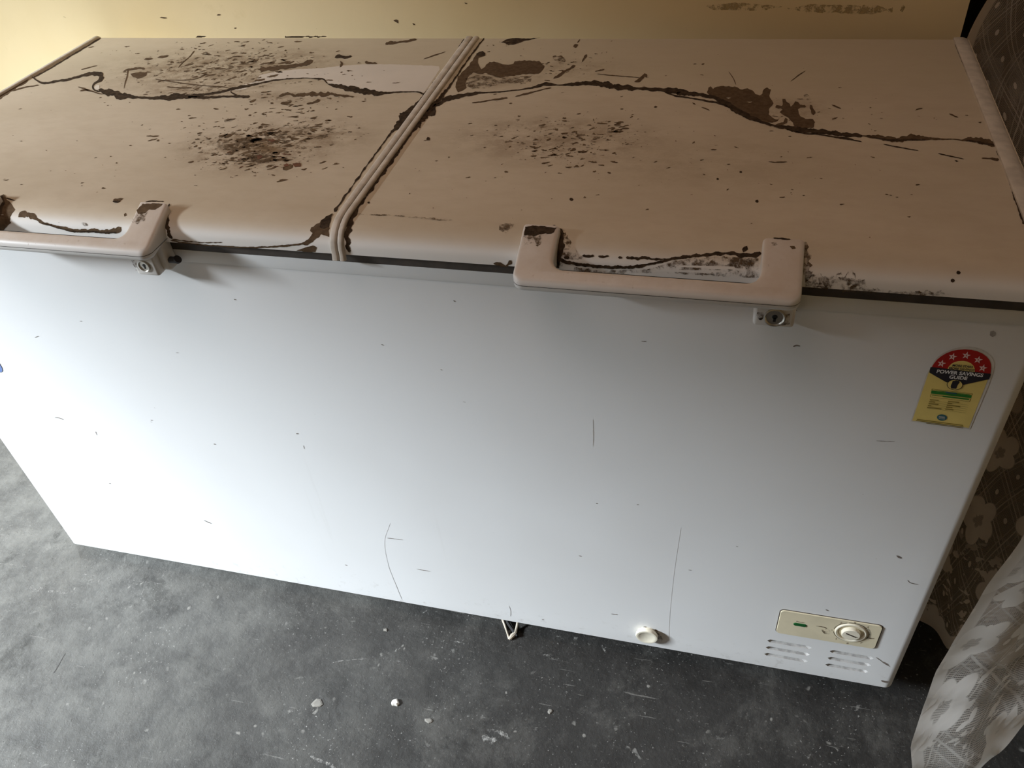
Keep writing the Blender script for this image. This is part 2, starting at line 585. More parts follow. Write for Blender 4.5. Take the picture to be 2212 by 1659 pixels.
SLOTS = []
for (x0, x1, zs) in ((1.394, 1.463, (.1285, .108, .0875)), (1.490, 1.556, (.1285, .108, .0875))):
    for z in zs:
        SLOTS.append((x0, x1, z))


def slot_loop(x0, x1, z, inset, y):
    h = 0.0042 - inset * 0.45
    a, b = x0 + inset * 1.6, x1 - inset * 1.6
    e = 0.0045
    return [Vector(p) for p in ((a, y, z), (a + e, y, z - h), (b - e, y, z - h), (b, y, z), (b - e, y, z + h), (a + e, y, z + h))]


# body: rounded front corners, front sheet with six pressed slots cut out
R_ = 0.014
bm = bmesh.new()
outer = [Vector((R_, 0, ZB)), Vector((W - R_, 0, ZB)), Vector((W - R_, 0, ZP)), Vector((R_, 0, ZP))]
loops = [outer] + [slot_loop(a, b, z, 0, 0.0)[::-1] for a, b, z in SLOTS]
flat = [v for l in loops for v in l]
tris = tessellate_polygon(loops)
vv = [bm.verts.new(v) for v in flat]
for t in tris:
    try: bm.faces.new([vv[i] for i in t])
    except ValueError: pass
for f in bm.faces:
    f.normal_update()
    if f.normal.y > 0: f.normal_flip()
# rest of the shell
prof = []
for k in range(9):
    a = math.pi / 2 * k / 8
    prof.append((W - R_ + R_ * math.sin(a), R_ - R_ * math.cos(a)))
prof += [(W, D - 0.012), (0, D - 0.012)]
for k in range(9):
    a = math.pi / 2 * k / 8
    prof.append((R_ - R_ * math.cos(a), R_ - R_ * math.sin(a)))
lo = [bm.verts.new((x, y, ZB)) for x, y in prof]
hi = [bm.verts.new((x, y, ZP)) for x, y in prof]
for i in range(len(prof) - 1):
    bm.faces.new((lo[i], lo[i + 1], hi[i + 1], hi[i]))
bm.faces.new(lo[::-1])
bm.faces.new(hi)
bmesh.ops.remove_doubles(bm, verts=bm.verts[:], dist=1e-5)
body = obj('body', bm, M_enamel, fz, ORG, smooth=True, angle=30)
tag(body, 'glossy white sheet steel body')


def vent(x0, x1, z):
    bm = bmesh.new()
    l0 = [bm.verts.new(p) for p in slot_loop(x0, x1, z, 0, 0.0)]
    l1 = [bm.verts.new(p) for p in slot_loop(x0, x1, z, 0.004, 0.0055)]
    for i in range(6):
        bm.faces.new((l0[i], l0[(i + 1) % 6], l1[(i + 1) % 6], l1[i]))
    bm.faces.new(l1)
    for f in bm.faces:
        f.normal_update()
        if f.normal.y > 0: f.normal_flip()
    return obj('vent_slot', bm, M_vent, fz, ORG, recalc=False)



for a, b, z in SLOTS:
    vent(a, b, z)
box('top_rim', (0.006, W - 0.006, -0.0012, 0.02, 0.792, ZP + 0.0006), M_enamel, fz, ORG, bev=0.001)
box('gasket', (0.006, W - 0.006, -0.0008, D - 0.02, ZP, ZL + 0.001), M_gasket, fz, ORG)
for x in (0.10, 1.50):
    for y in (0.08, 0.56):
        bm = bmesh.new()
        bmesh.ops.create_cone(bm, cap_ends=True, segments=20, radius1=0.026, radius2=0.020, depth=0.052)
        for v in bm.verts: v.co += Vector((x, y, 0.026))
        obj('foot', bm, M_black, fz, ORG, smooth=True)

# lid profile in (y, z), from the back over the top to the front lip
TOPP = [(D, 0.829), (D, 0.8575), (D - 0.003, ZT), (0.036, ZT), (0.026, 0.8597), (0.017, 0.8585), (0.009, 0.8563), (0.002, 0.8530),
        (-0.0035, 0.8485), (-0.0075, 0.8430), (-0.0095, 0.8365), (-0.010, ZL)]


def add_lid(x0, x1):
    bm = bmesh.new()
    P = TOPP + [(-0.004, ZL - 0.0002), (0.004, 0.829)]
    xs = np.linspace(x0, x1, 12)
    rows = [[bm.verts.new((x, y, z)) for (y, z) in P] for x in xs]
    for a, b in zip(rows, rows[1:]):
        for i in range(len(P)):
            j = (i + 1) % len(P)
            bm.faces.new((a[i], a[j], b[j], b[i]))
    bm.faces.new(rows[0])
    bm.faces.new(rows[-1][::-1])
    o = obj('lid', bm, M_lid, fz, ORG, smooth=True, angle=35)
    return o


def prof_normal(i, P):
    a = P[max(i - 1, 0)]
    b = P[min(i + 1, len(P) - 1)]
    t = Vector((b[0] - a[0], b[1] - a[1])).normalized()
    n = Vector((t.y, -t.x))   # outward (y, z)
    return -n if n.y < -0.2 or (n.y < 0.2 and n.x > 0 and b[0] < 0.3) else n


def trim(parent, x0, x1, h, tail=0.0, base=0.0, mat=None, round_right=False, skew=0.0):
    P = TOPP[1:]
    P = [P[0], P[1]] + [(y, ZT) for y in np.linspace(D - 0.05, 0.08, 8)] + P[2:]
    if tail: P = P + [(-0.012, ZL - tail)]
    r = min(0.0025, (x1 - x0) * 0.3)
    if round_right:
        cs = [(x0, -0.001), (x0, h * .8), (x0 + 0.001, h), (x0 + (x1 - x0) * .55, h), (x0 + (x1 - x0) * .8, h * .55), (x1 - .001, -0.3 * h), (x1, -1.6 * h)]
    else:
        cs = [(x0, -0.001), (x0, h * .6), (x0 + r * .4, h * .9), (x0 + r, h), (x1 - r, h), (x1 - r * .4, h * .9), (x1, h * .6), (x1, -0.001)]
    bm = bmesh.new()
    rows = []
    for i, (y, z) in enumerate(P):
        n = prof_normal(i, P)
        if n.y < 0 and n.x == 0: n = -n
        sk = (lambda x: (1 - y / D) * (skew + (x - 0.781) * -0.24)) if skew else (lambda x: 0.0)
        rows.append([bm.verts.new((x + sk(x), y + n.x * hh, z + n.y * hh)) for x, hh in cs])
    for a, b in zip(rows, rows[1:]):
        for k in range(len(cs) - 1):
            bm.faces.new((a[k], a[k + 1], b[k + 1], b[k]))
    bm.faces.new(rows[0])
    bm.faces.new(rows[-1][::-1])
    return obj('edge_trim', bm, mat or M_trim, parent, ORG, smooth=True, angle=50)


lidL = add_lid(0.004, 0.8003)
lidR = add_lid(0.8005, 1.592)
trim(lidL, 0.002, 0.0115, 0.0035)
trim(lidL, 0.7810, 0.7925, 0.0045, tail=0.007, skew=0.018)
trim(lidR, 0.7945, 0.8040, 0.0045, tail=0.007, skew=0.018)
trim(lidR, 1.5700, 1.5930, 0.0035, round_right=True)
tag(lidL, 'lid half at the left with heavy brown staining')
tag(lidR, 'lid half at the right with long dark curved dirt line')


# ---- decals: dirt that lies on the surfaces
def lid_hit(px, py, off=0.0004):
    d = ray(px, py)
    best = None
    for i in range(1, len(TOPP) - 1):
        (y0, z0), (y1, z1) = TOPP[i], TOPP[i + 1]
        t2 = Vector((y1 - y0, z1 - z0))
        n = Vector((-t2.y, t2.x))
        if n.y < 0 or (abs(n.y) < 1e-9 and n.x > 0): n = -n
        n.normalize()
        den = n.x * d.y + n.y * d.z
        if abs(den) < 1e-9: continue
        t = (n.x * (y0 - CAM.y) + n.y * (z0 - CAM.z)) / den
        p = CAM + d * t
        s = (Vector((p.y, p.z)) - Vector((y0, z0))).dot(t2) / t2.length_squared
        if -0.02 <= s <= 1.02 and den < 0:
            q = p + Vector((0, n.x, n.y)) * off
            if best is None or t < best[0]: best = (t, q)
    if best is None:
        # slipped past the lip: stay on the lip's lower edge plane
        p = hit(px, py, 2, ZT + off)
        if p.y > 0.3: return Vector((p.x, D - 0.002, ZT + off))
        p = hit(px, py, 1, -0.0102)
        return p
    return best[1]


def front_hit(px, py, off=0.0005):
    return hit(px, py, 1, -off)


def floor_hit(px, py, off=0.0006):
    return hit(px, py, 2, off)


def wall_hit(px, py, off=0.0006):
    return hit(px, py, 1, YB - off)


def jit(a, f):
    return (noise.noise(Vector((a * f, 3.7, 1.1))) + 0.6 * noise.noise(Vector((a * f * 2.7, 9.1, 4.2)))) * 1.0


def ribbon(name, pts, surf, mat, parent, org=ORG, rough=0.45, step=3.0, off=0.0004, wmul=1.0):
    """pts = (px, py, half width in px)"""
    P = smooth_path([(p[0], p[1], (p[2] if len(p) > 2 else 1.2) * wmul) for p in pts], step)
    bm = bmesh.new()
    prev = None
    s = random.random() * 100
    for i, p in enumerate(P):
        a, b = P[max(i - 1, 0)], P[min(i + 1, len(P) - 1)]
        t = (b - a)[:2]
        t = t / (np.linalg.norm(t) + 1e-9)
        n = np.array([-t[1], t[0]])
        wd = max(p[2], 0.35)
        if i in (0, len(P) - 1): wd = 0.15
        k = s + i * step
        w1 = wd * max(.25, 1 + rough * jit(k, 0.075) * 1.9)
        w2 = wd * max(.25, 1 + rough * jit(k + 50, 0.075) * 1.9)
        q1 = surf(p[0] + n[0] * w1, p[1] + n[1] * w1, off)
        q2 = surf(p[0] - n[0] * w2, p[1] - n[1] * w2, off)
        m = surf(p[0], p[1], off)
        row = [bm.verts.new(q1), bm.verts.new(m), bm.verts.new(q2)]
        if prev:
            bm.faces.new((prev[0], row[0], row[1], prev[1]))
            bm.faces.new((prev[1], row[1], row[2], prev[2]))
        prev = row
    return obj(name, bm, mat, parent, org, recalc=True)


def patch(name, pts, surf, mat, parent, org=ORG, rough=1.2, off=0.0003, step=4.0, holes=()):
    def loop(pp, s0):
        out = []
        pp = list(pp)
        for i in range(len(pp)):
            a, b = np.array(pp[i], float), np.array(pp[(i + 1) % len(pp)], float)
            n = max(1, int(np.linalg.norm(b - a) / step))
            for k in range(n):
                q = a + (b - a) * k / n
                s = s0 + len(out) * 0.7
                q = q + np.array([noise.noise(Vector((s, 1.3, 7))), noise.noise(Vector((s, 8.3, 2)))]) * rough * 1.6
                out.append(q)
        return out
    s0 = random.random() * 50
    loops = [loop(pts, s0)] + [loop(h, s0 + 9) for h in holes]
    W3 = [[surf(q[0], q[1], off) for q in l] for l in loops]
    P2 = [[Vector((q[0], -q[1], 0)) for q in l] for l in loops]
    tr = tessellate_polygon(P2)
    bm = bmesh.new()
    vs = [bm.verts.new(v) for l in W3 for v in l]
    for t in tr:
        try: bm.faces.new([vs[i] for i in t])
        except ValueError: pass
    return obj(name, bm, mat, parent, org)


ST = 'dirt_streak'
L, Rr = lidL, lidR
# the film edges: long wavy black lines
ribbon(ST, [(62, 163, 1), (76, 171, 1.3), (86, 178, 1.6), (97, 180, 1.8), (119, 176, 2), (152, 171, 2.2), (177, 164, 2.5), (203, 159, 4), (217, 160, 4.5), (223, 163, 3)], lid_hit, M_dirt, L)
ribbon(ST, [(220, 163, 3), (219, 170, 4), (214, 175, 2.5), (204, 180, 1.6), (200, 187, 1.8), (205, 195, 1.4), (215, 199, 1.5)], lid_hit, M_dirt, L)
ribbon(ST, [(213, 194, 2), (228, 198, 5.5), (243, 200, 6), (258, 206, 6.5), (278, 209, 4.5), (300, 211, 2.2), (329, 212, 2.8), (350, 211, 4), (370, 211, 5.5), (390, 208, 6), (405, 209, 4), (430, 206, 3), (456, 202, 2.6), (480, 198, 2.2), (500, 193, 3), (520, 189, 3.2), (545, 184, 2.0), (570, 178, 1.6), (591, 174, 1.4), (620, 171, 1.0), (654, 169, 0.9), (680, 170, 1.0), (697, 171, 1.6), (703, 176, 1.4), (708, 181, 1.5)], lid_hit, M_dirt, L)
ribbon(ST, [(707, 182, 1), (725, 186, 3), (743, 190, 4.5), (768, 194, 5), (790, 197, 5.5), (812, 201, 4.5), (831, 202, 2.4), (850, 200, 1.5), (869, 199, 1.2), (890, 198.5, 1), (905, 199.5, 1.2), (915, 204, 2.2)], lid_hit, M_dirt, L)
ribbon(ST, [(405, 210, 1.5), (440, 211, 2.4), (470, 209.5, 2), (500, 209, 2), (528, 209, 2.6), (540, 208.5, 2)], lid_hit, M_dirt, L)
ribbon(ST, [(500, 194, 1.5), (498, 199, 1.4), (505, 203, 1.6), (512, 206, 1.5)], lid_hit, M_dirt, L, wmul=.8)
ribbon(ST, [(168, 188, 1.2), (185, 193, 1.4), (205, 200, 1.2), (222, 204, .8)], lid_hit, M_brown, L)
ribbon(ST, [(172, 197, 1.2), (186, 195, 1.3), (198, 198, .9)], lid_hit, M_brown, L)
ribbon(ST, [(28, 197, 1.2), (45, 191, 1.2), (60, 188, 1.1), (84, 184, .9)], lid_hit, M_brown, L)
ribbon(ST, [(66, 165, 1.4), (55, 176, 2.2), (40, 184, 3.2), (25, 194, 3.2), (2, 209, 3), (-20, 222, 3)], lid_hit, M_brown, L)
ribbon(ST, [(218, 82, 1.2), (160, 117, 1.1), (110, 147, 1.1), (72, 168, 1.2)], lid_hit, M_dirt, L)
ribbon('scratch', [(175, 151, .8), (193, 146, .8), (210, 142, .6)], lid_hit, M_brown, L)
ribbon('scratch', [(277, 149, 1), (275, 163, 1), (270, 180, .7), (268, 192, .6)], lid_hit, M_brown, L)
ribbon('scratch', [(335, 171, .6), (400, 181, 1), (450, 186, .8), (480, 188, 1), (494, 190, .8)], lid_hit, M_brown, L)
ribbon('scratch', [(360, 188, 1), (390, 190, .9), (415, 190, 1)], lid_hit, M_brown, L)
ribbon('scratch', [(420, 110, 1), (408, 124, .7), (392, 138, .6), (385, 147, .5)], lid_hit, M_brown, L)
ribbon('scratch', [(340, 178, .8), (356, 174, .7), (415, 172, .7), (445, 162, .6)], lid_hit, M_brown, L)
ribbon(ST, [(267, 153, 1.5), (285, 149, 1.7), (300, 148, 2), (313, 148, 1.5)], lid_hit, M_brown, L)
patch('dirt_patch', [(281, 160), (292, 157), (305, 156), (317, 157), (316, 163), (306, 168), (296, 170), (287, 167)], lid_hit, M_brown, L)
ribbon(ST, [(311, 129, 1.2), (320, 127.5, 2), (330, 127, 1.2)], lid_hit, M_brown, L)
ribbon(ST, [(340, 125, 1.5), (350, 123, 2), (364, 120, 1.5)], lid_hit, M_brown, L)
ribbon(ST, [(832, 96, 3), (845, 93, 3), (860, 92, 1.5), (880, 89, 2), (900, 85, 1.6)], lid_hit, M_brown, L)
ribbon(ST, [(723, 125, 1.2), (733, 121, 4), (742, 124, 2.5), (760, 121.5, 1.6)], lid_hit, M_dirt, L)
ribbon(ST, [(735, 132, 2), (738, 137, 2.5), (734, 146, 1)], lid_hit, M_brown, L)
ribbon(ST, [(788, 134, 2.5), (795, 136, 2), (815, 138, 1)], lid_hit, M_brown, L)
ribbon(ST, [(427, 77.8, 1.5), (432, 77.8, 2.5), (446, 78.5, 1.5)], lid_hit, M_dirt, L)
ribbon(ST, [(615, 79.5, .8), (633, 78.5, 2.2), (650, 78.5, 1), (672, 79, 1.5), (706, 79, 1)], lid_hit, M_dirt, L)
ribbon(ST, [(560, 150, 3), (590, 148, 4), (620, 145, 4), (650, 140, 3), (668, 134, 5), (676, 131, 2)], lid_hit, M_brown, L)
ribbon(ST, [(602, 208, 1.5), (618, 204, 2), (635, 206, 2), (650, 206, 2.2), (668, 202, 3), (690, 204, 3.5), (705, 203, 3), (720, 205, 2.5), (745, 208, 2), (765, 209, 1)], lid_hit, M_brown, L, rough=.9)
ribbon(ST, [(606, 224, 2), (618, 223, 2.5), (630, 219, 1.5)], lid_hit, M_brown, L)
ribbon(ST, [(662, 225, 1), (675, 222, 2), (692, 216, 2)], lid_hit, M_brown, L)
ribbon('scratch', [(915, 128, .5), (935, 121, .9), (962, 112, .6)], lid_hit, M_brown, L)
# pale patch where the dust film has been torn away
patch('clean_patch', [(500, 190), (520, 180), (556, 172), (590, 169), (520, 160)] if False else
      [(514, 187), (540, 182), (570, 176), (600, 171.5), (640, 168.5), (690, 169), (700, 173), (709, 180), (735, 185), (770, 190), (810, 196), (850, 199), (916, 200), (950, 150), (948, 143), (900, 141), (850, 139), (790, 139), (740, 142), (700, 147), (640, 150), (600, 154), (560, 163), (553, 176)],
      lid_hit, M_clean, L, rough=.5, off=0.00015)
patch('clean_patch', [(506, 194), (513, 191), (527, 190), (536, 191), (524, 194), (512, 195)], lid_hit, M_clean, L, rough=.3)
patch('clean_patch', [(203, 189), (209, 184), (215, 184), (215, 192), (210, 195), (205, 193)], lid_hit, M_clean, L, rough=.3)
patch('clean_patch', [(940, 226), (955, 218), (962, 217), (955, 223), (940, 229)], lid_hit, M_clean, Rr, rough=.3)
# dark bands and dirt beside the central ridges
ribbon(ST, [(1003, 84, 1.2), (985, 115, 1.4), (960, 150, 2), (930, 190, 2.5), (905, 220, 3), (880, 245, 5), (865, 262, 7), (853, 279, 3), (835, 300, 1.6), (790, 362, 1.6), (745, 425, 1.8), (722, 458, 2.2)], lid_hit, M_dirt, L, rough=.8)
patch('dirt_patch', [(918, 210), (908, 222), (899, 232), (888, 238), (882, 234), (872, 244), (870, 258), (860, 268), (852, 282), (862, 280), (872, 272), (884, 262), (900, 245), (915, 228)], lid_hit, M_dirt, L)
ribbon(ST, [(1046, 82, 1), (1028, 106, 1.2), (1000, 145, 1.4), (970, 188, 2), (942, 226, 6), (925, 245, 8), (908, 262, 5), (880, 300, 3), (845, 350, 3), (800, 412, 3), (775, 446, 3), (765, 462, 5), (755, 480, 6), (751, 505, 6), (752, 530, 4), (756, 545, 3)], lid_hit, M_dirt, Rr, rough=.7)
patch('dirt_patch', [(718, 461), (706, 468), (694, 478), (684, 484), (672, 492), (668, 500), (674, 504), (668, 514), (658, 522), (650, 526), (664, 530), (676, 522), (688, 512), (694, 506), (712, 512), (711, 490)], lid_hit, M_brown, L, rough=2)
patch('dirt_patch', [(717, 462), (705, 469), (694, 478), (690, 492), (700, 494), (711, 490)], lid_hit, M_dirt, L, rough=1.2, off=0.0006)
ribbon(ST, [(368, 519, 1), (390, 523, 1), (430, 528, 1.2), (470, 531, 1.4), (520, 534, 1.6), (560, 534, 1.6), (600, 532, 1.8), (640, 528, 2), (660, 525, 2)], lid_hit, M_brown, L)
ribbon(ST, [(372, 516, 1), (400, 520, .8), (440, 524, .8), (480, 523, .8)], lid_hit, M_brown, L, rough=1)
ribbon(ST, [(366, 440, 1.5), (362, 470, 3), (363, 500, 3.5), (372, 516, 2.5)], lid_hit, M_dirt, L, rough=.7)
patch('dirt_patch', [(640, 541), (660, 534), (676, 530), (684, 535), (680, 545), (660, 545)], lid_hit, M_brown, L)
# behind the left handle
ribbon(ST, [(40, 469, 1.5), (50, 463, 5), (62, 462, 5), (74, 468, 4.5), (87, 478, 2.4), (108, 486, 2.2), (135, 492, 2.6), (165, 498, 3.2), (195, 498, 3.2), (228, 500, 3.8), (250, 498, 4.5), (262, 491, 4)], lid_hit, M_brown, L, rough=.6)
ribbon(ST, [(90, 481, .8), (135, 494, 1.2), (165, 500, 1.4), (195, 500, 1.4), (228, 502, 1.6), (252, 501, 1.2)], lid_hit, M_dirt, L, rough=.6, off=0.0007)
patch('dirt_patch', [(-10, 424), (8, 421), (14, 430), (24, 440), (32, 452), (28, 462), (22, 470), (24, 482), (14, 492), (0, 500), (-10, 500)], lid_hit, M_brown, L, rough=2.5)  # dark patch against the inner side of the arm
patch('dirt_patch', [(-10, 426), (6, 423), (10, 440), (6, 456), (0, 470), (-10, 480)], lid_hit, M_dirt, L, rough=2, off=0.0006)
ribbon(ST, [(12, 428, 1.5), (22, 431, 1.2), (33, 434, 1)], lid_hit, M_dirt, L)
ribbon(ST, [(272, 460, 4), (269, 468, 3)], lid_hit, M_brown, L)
ribbon(ST, [(244, 433, 2), (254, 432, 2.2), (266, 429, 1.4)], lid_hit, M_brown, L)
ribbon(ST, [(243, 435.5, 1), (252, 436, 1.8), (260, 434, 1)], lid_hit, M_dirt, L)
ribbon(ST, [(175, 482, 3), (184, 484, 3), (190, 487, 1)], lid_hit, M_brown2, L)

# right lid: the long curved line
ribbon(ST, [(918, 240, 4), (925, 234, 4), (940, 228, 2.6), (951, 224, 2.4), (960, 217, 3.5), (975, 211, 4.6), (1001, 206, 3.4), (1027, 202, 2.8), (1050, 200.5, 1.2), (1077, 199, 1.2), (1105, 196, 1), (1128, 193.5, 1), (1153, 189, 2.2), (1170, 184, 3), (1184, 182, 3.2), (1204, 184, 1.4), (1215, 184, 1.6), (1229, 182.5, 3), (1255, 181, 4.2), (1280, 180.5, 5), (1305, 183, 6), (1330, 187, 6), (1355, 190, 5), (1381, 192, 3), (1405, 193, 3.5), (1432, 195, 4), (1450, 197, 6), (1470, 199, 6)], lid_hit, M_dirt, Rr, rough=.4)
ribbon(ST, [(1460, 199, 6), (1491, 202, 4.2), (1515, 205, 3.5), (1541, 211, 3.5), (1562, 221, 5), (1582, 233, 5.5), (1605, 246, 5.5), (1625, 256, 4.4), (1643, 263, 3.2), (1665, 270, 2.2), (1680, 274, 2.2), (1695, 275, 4.5), (1712, 278, 6), (1735, 281, 5.2), (1757, 284, 5), (1782, 286, 4.8), (1807, 289, 4.6), (1830, 291, 4.4), (1850, 293, 3.6), (1865, 294, 1.4)], lid_hit, M_dirt, Rr, rough=.4)
ribbon(ST, [(1862, 294, 1), (1896, 297, 3.4), (1915, 300, 4), (1934, 302, 4), (1955, 299, 5), (1972, 296, 5.4), (1985, 298, 4), (2010, 300, 2.6), (2035, 301, 1.4), (2059, 301, .8), (2079, 303, 1.6), (2100, 302, 5), (2120, 305, 6), (2140, 310, 5), (2153, 314, 3)], lid_hit, M_brown, Rr, rough=.5)
ribbon(ST, [(1872, 294, .8), (1905, 301, 1.2), (1934, 304, 1.6), (1960, 303, 1.2), (2000, 303, .8)], lid_hit, M_dirt, Rr, off=0.0007)
ribbon(ST, [(2085, 303, 1), (2110, 307, 1.6), (2135, 312, 1.8), (2152, 315, 1.5)], lid_hit, M_dirt, Rr, off=0.0007)
ribbon(ST, [(1019, 223, .8), (1040, 220, 1.2), (1057, 217, 1), (1078, 214, 1.6), (1097, 212, 1.5)], lid_hit, M_brown, Rr)
ribbon(ST, [(1113, 209, .8), (1135, 203, 1.6), (1153, 199, 1.2), (1175, 193, 1), (1191, 190, 1)], lid_hit, M_brown, Rr)
ribbon(ST, [(1443, 203, 1), (1462, 208, 1.6), (1491, 212, 1.2), (1525, 218, 1.6), (1554, 224, 1.8), (1575, 232, 1)], lid_hit, M_dirt, Rr)
ribbon(ST, [(1700, 280, .8), (1735, 288, 1.2), (1769, 291, 1.2), (1800, 296, 1.4), (1825, 299, 2.4), (1845, 303, 1.2), (1862, 307, .8)], lid_hit, M_dirt, Rr)
ribbon('scratch', [(1908, 312, .6), (1940, 318, 1), (1984, 326, .7)], lid_hit, M_dirt, Rr)
ribbon('scratch', [(2026, 332, .6), (2050, 337, 1), (2082, 344, .5)], lid_hit, M_dirt, Rr)
ribbon(ST, [(2062, 347, 1.2), (2070, 349, 1.6)], lid_hit, M_dirt, Rr)
ribbon(ST, [(2120, 342, .8), (2140, 343, 1.6), (2158, 345, 3)], lid_hit, M_brown, Rr)
ribbon(ST, [(2150, 316, 2), (2160, 335, 3), (2172, 358, 5), (2180, 385, 3), (2192, 425, 3), (2205, 465, 2.6), (2212, 485, 2.6)], lid_hit, M_dirt, Rr, rough=.6)
ribbon(ST, [(2063, 96, .8), (2085, 150, .9), (2105, 200, 1), (2130, 262, 1.2), (2150, 314, 1.4)], lid_hit, M_line, Rr)
for a in ([(1515, 139.5, 1), (1522, 138, 1)], [(1497, 139, .8), (1505, 138.5, 1)], [(1977, 239, 1), (1984, 235, 1), (1993, 234, 1.4)], [(2050, 246, .6), (2060, 250, 1.2), (2070, 254, 1.2)],
          [(1796, 227, .8), (1808, 231, 1.2), (1817, 235, .8)], [(1495, 222, .8), (1503, 226, 1)], [(1515, 232, .8), (1533, 239, 1.2)], [(1660, 350, .5), (1680, 351, .9), (1700, 350, .6)], [(1535, 324, .8), (1548, 323, 1.2)],
          [(1257, 135, 1.2), (1264, 124, 2.2), (1268, 118, 1)], [(1238, 101, 2), (1244, 98, 3.5), (1249, 97, 2)], [(1247, 93, .6), (1253, 85, 1)], [(1195, 170, .8), (1212, 161, 2.4), (1228, 150, 1.6), (1243, 142, 2)],
          [(1285, 155, .8), (1306, 150, 1)], [(1370, 177, 2), (1382, 172, 2.5), (1392, 162, 3.5), (1398, 168, 2)], [(1412, 232, 1), (1420, 231, 2)]):
    ribbon(ST, a, lid_hit, M_brown, Rr, rough=.7)
ribbon('scratch', [(1574, 155, .5), (1585, 172, .8), (1590, 184, .6)], lid_hit, M_brown, Rr)
ribbon('scratch', [(1708, 176, .5), (1725, 163, .8), (1740, 153, .5)], lid_hit, M_brown, Rr)
ribbon('scratch', [(1290, 160, .5), (1330, 164, .8), (1382, 168, .5)], lid_hit, M_brown, Rr)
# right lid: stains
patch('stain', [(1006, 149), (1013, 140), (1021, 131), (1026, 122), (1029, 116), (1036, 112), (1043, 111), (1048, 115), (1049, 120), (1040, 123), (1033, 125), (1032, 131), (1035, 141), (1039, 150), (1043, 149), (1050, 140), (1057, 135), (1066, 134), (1077, 136), (1087, 141), (1098, 140), (1108, 138), (1113, 132), (1125, 131), (1145, 131), (1163, 132), (1168, 137), (1176, 143), (1172, 151), (1166, 159), (1150, 160), (1128, 161), (1110, 164), (1092, 166), (1080, 169), (1070, 167), (1058, 162), (1050, 158), (1037, 160), (1021, 157), (1010, 166), (1006, 175), (1008, 190), (1001, 195), (989, 199), (984, 190), (986, 178), (990, 166), (998, 156)], lid_hit, M_brown, Rr, rough=1.5)
patch('stain', [(1006, 170), (1030, 164), (1060, 164), (1090, 168), (1120, 166), (1150, 163), (1146, 176), (1125, 182), (1100, 180), (1075, 184), (1050, 190), (1020, 192), (1008, 186)], lid_hit, M_brown2, Rr, rough=2.5)
patch('stain', [(1082, 92), (1092, 86), (1103, 83), (1115, 82), (1124, 83), (1140, 83.5), (1168, 81.5), (1150, 85), (1132, 89), (1124, 92), (1113, 96), (1098, 97.5), (1092, 94)], lid_hit, M_dirt, Rr, rough=.8)
patch('stain', [(1029, 117), (1036, 112), (1043, 111), (1048, 116), (1048, 121), (1038, 122), (1031, 121)], lid_hit, M_dirt, Rr, rough=.8, off=0.0006)
patch('stain', [(1526, 200), (1530, 190), (1536, 187), (1541, 192), (1549, 187), (1562, 186.5), (1578, 187.5), (1592, 188), (1600, 194), (1608, 193), (1615, 191), (1625, 196), (1632, 204), (1641, 208), (1646, 202), (1650, 192), (1656, 190), (1665, 194), (1662, 203), (1662, 211), (1670, 223), (1663, 233), (1661, 248), (1668, 254), (1676, 258), (1684, 256), (1680, 262), (1668, 265), (1655, 266), (1630, 258), (1612, 250), (1592, 239), (1577, 226), (1558, 216), (1540, 209)], lid_hit, M_brown, Rr, rough=1.4,
      holes=[[(1568, 211), (1574, 210), (1580, 212), (1573, 213)], [(1613, 220), (1620, 219), (1626, 220), (1618, 222)]])
patch('stain', [(1691, 214), (1697, 214), (1700, 220), (1706, 224), (1708, 231), (1714, 226), (1717, 220), (1724, 220), (1728, 227), (1738, 227), (1742, 231), (1730, 233), (1724, 236), (1726, 246), (1730, 252), (1740, 258), (1755, 258), (1760, 264), (1757, 276), (1735, 277), (1716, 273), (1710, 262), (1702, 254), (1692, 249), (1684, 242), (1690, 236), (1682, 235), (1675, 232), (1678, 227), (1690, 230)], lid_hit, M_brown, Rr, rough=1.3)
patch('stain', [(1671, 272), (1680, 267), (1692, 264), (1696, 255), (1701, 258), (1700, 266), (1690, 271), (1676, 275)], lid_hit, M_brown, Rr, rough=.8)
ribbon('stain', [(1750, 227, 2.5), (1755, 238, 3), (1757, 249, 4)], lid_hit, M_brown, Rr)
ribbon('stain', [(1736, 206, 4), (1745, 212, 5), (1752, 214, 2)], lid_hit, M_brown2, Rr)
ribbon(ST, [(1194, 122, 3), (1208, 128, 7), (1222, 131, 5)], lid_hit, M_brown2, Rr)
# under and beside the right handle
ribbon(ST, [(1204, 558, 3), (1229, 567, 3), (1250, 571, 3), (1279, 574, 3), (1319, 577, 3), (1358, 577, 3), (1380, 575, 3), (1398, 571, 2.6), (1415, 568, 2.4), (1428, 565, 2.6), (1448, 560, 3), (1478, 556, 3.4), (1500, 553, 3.2), (1540, 549, 3.2), (1579, 548, 3.4), (1609, 552, 4.5), (1630, 551, 4), (1645, 547, 4)], lid_hit, M_dirt, Rr, rough=.5)
for a in ([(1258, 552, 1.5), (1275, 554, 2.2), (1284, 553, 1.2)], [(1292, 553, 1.5), (1305, 555, 1.8), (1316, 553, 1)], [(1335, 556, 2), (1345, 557, 1.6)], [(1352, 556, 2), (1368, 559, 2.5), (1390, 557, 2), (1412, 559, 1.8), (1440, 560, 1.4)],
          [(1217, 555, 2), (1230, 557, 2.4)], [(1605, 545, 2.5), (1611, 536, 3), (1614, 532, 1.5)]):
    ribbon(ST, a, lid_hit, M_dirt, Rr, rough=.8)
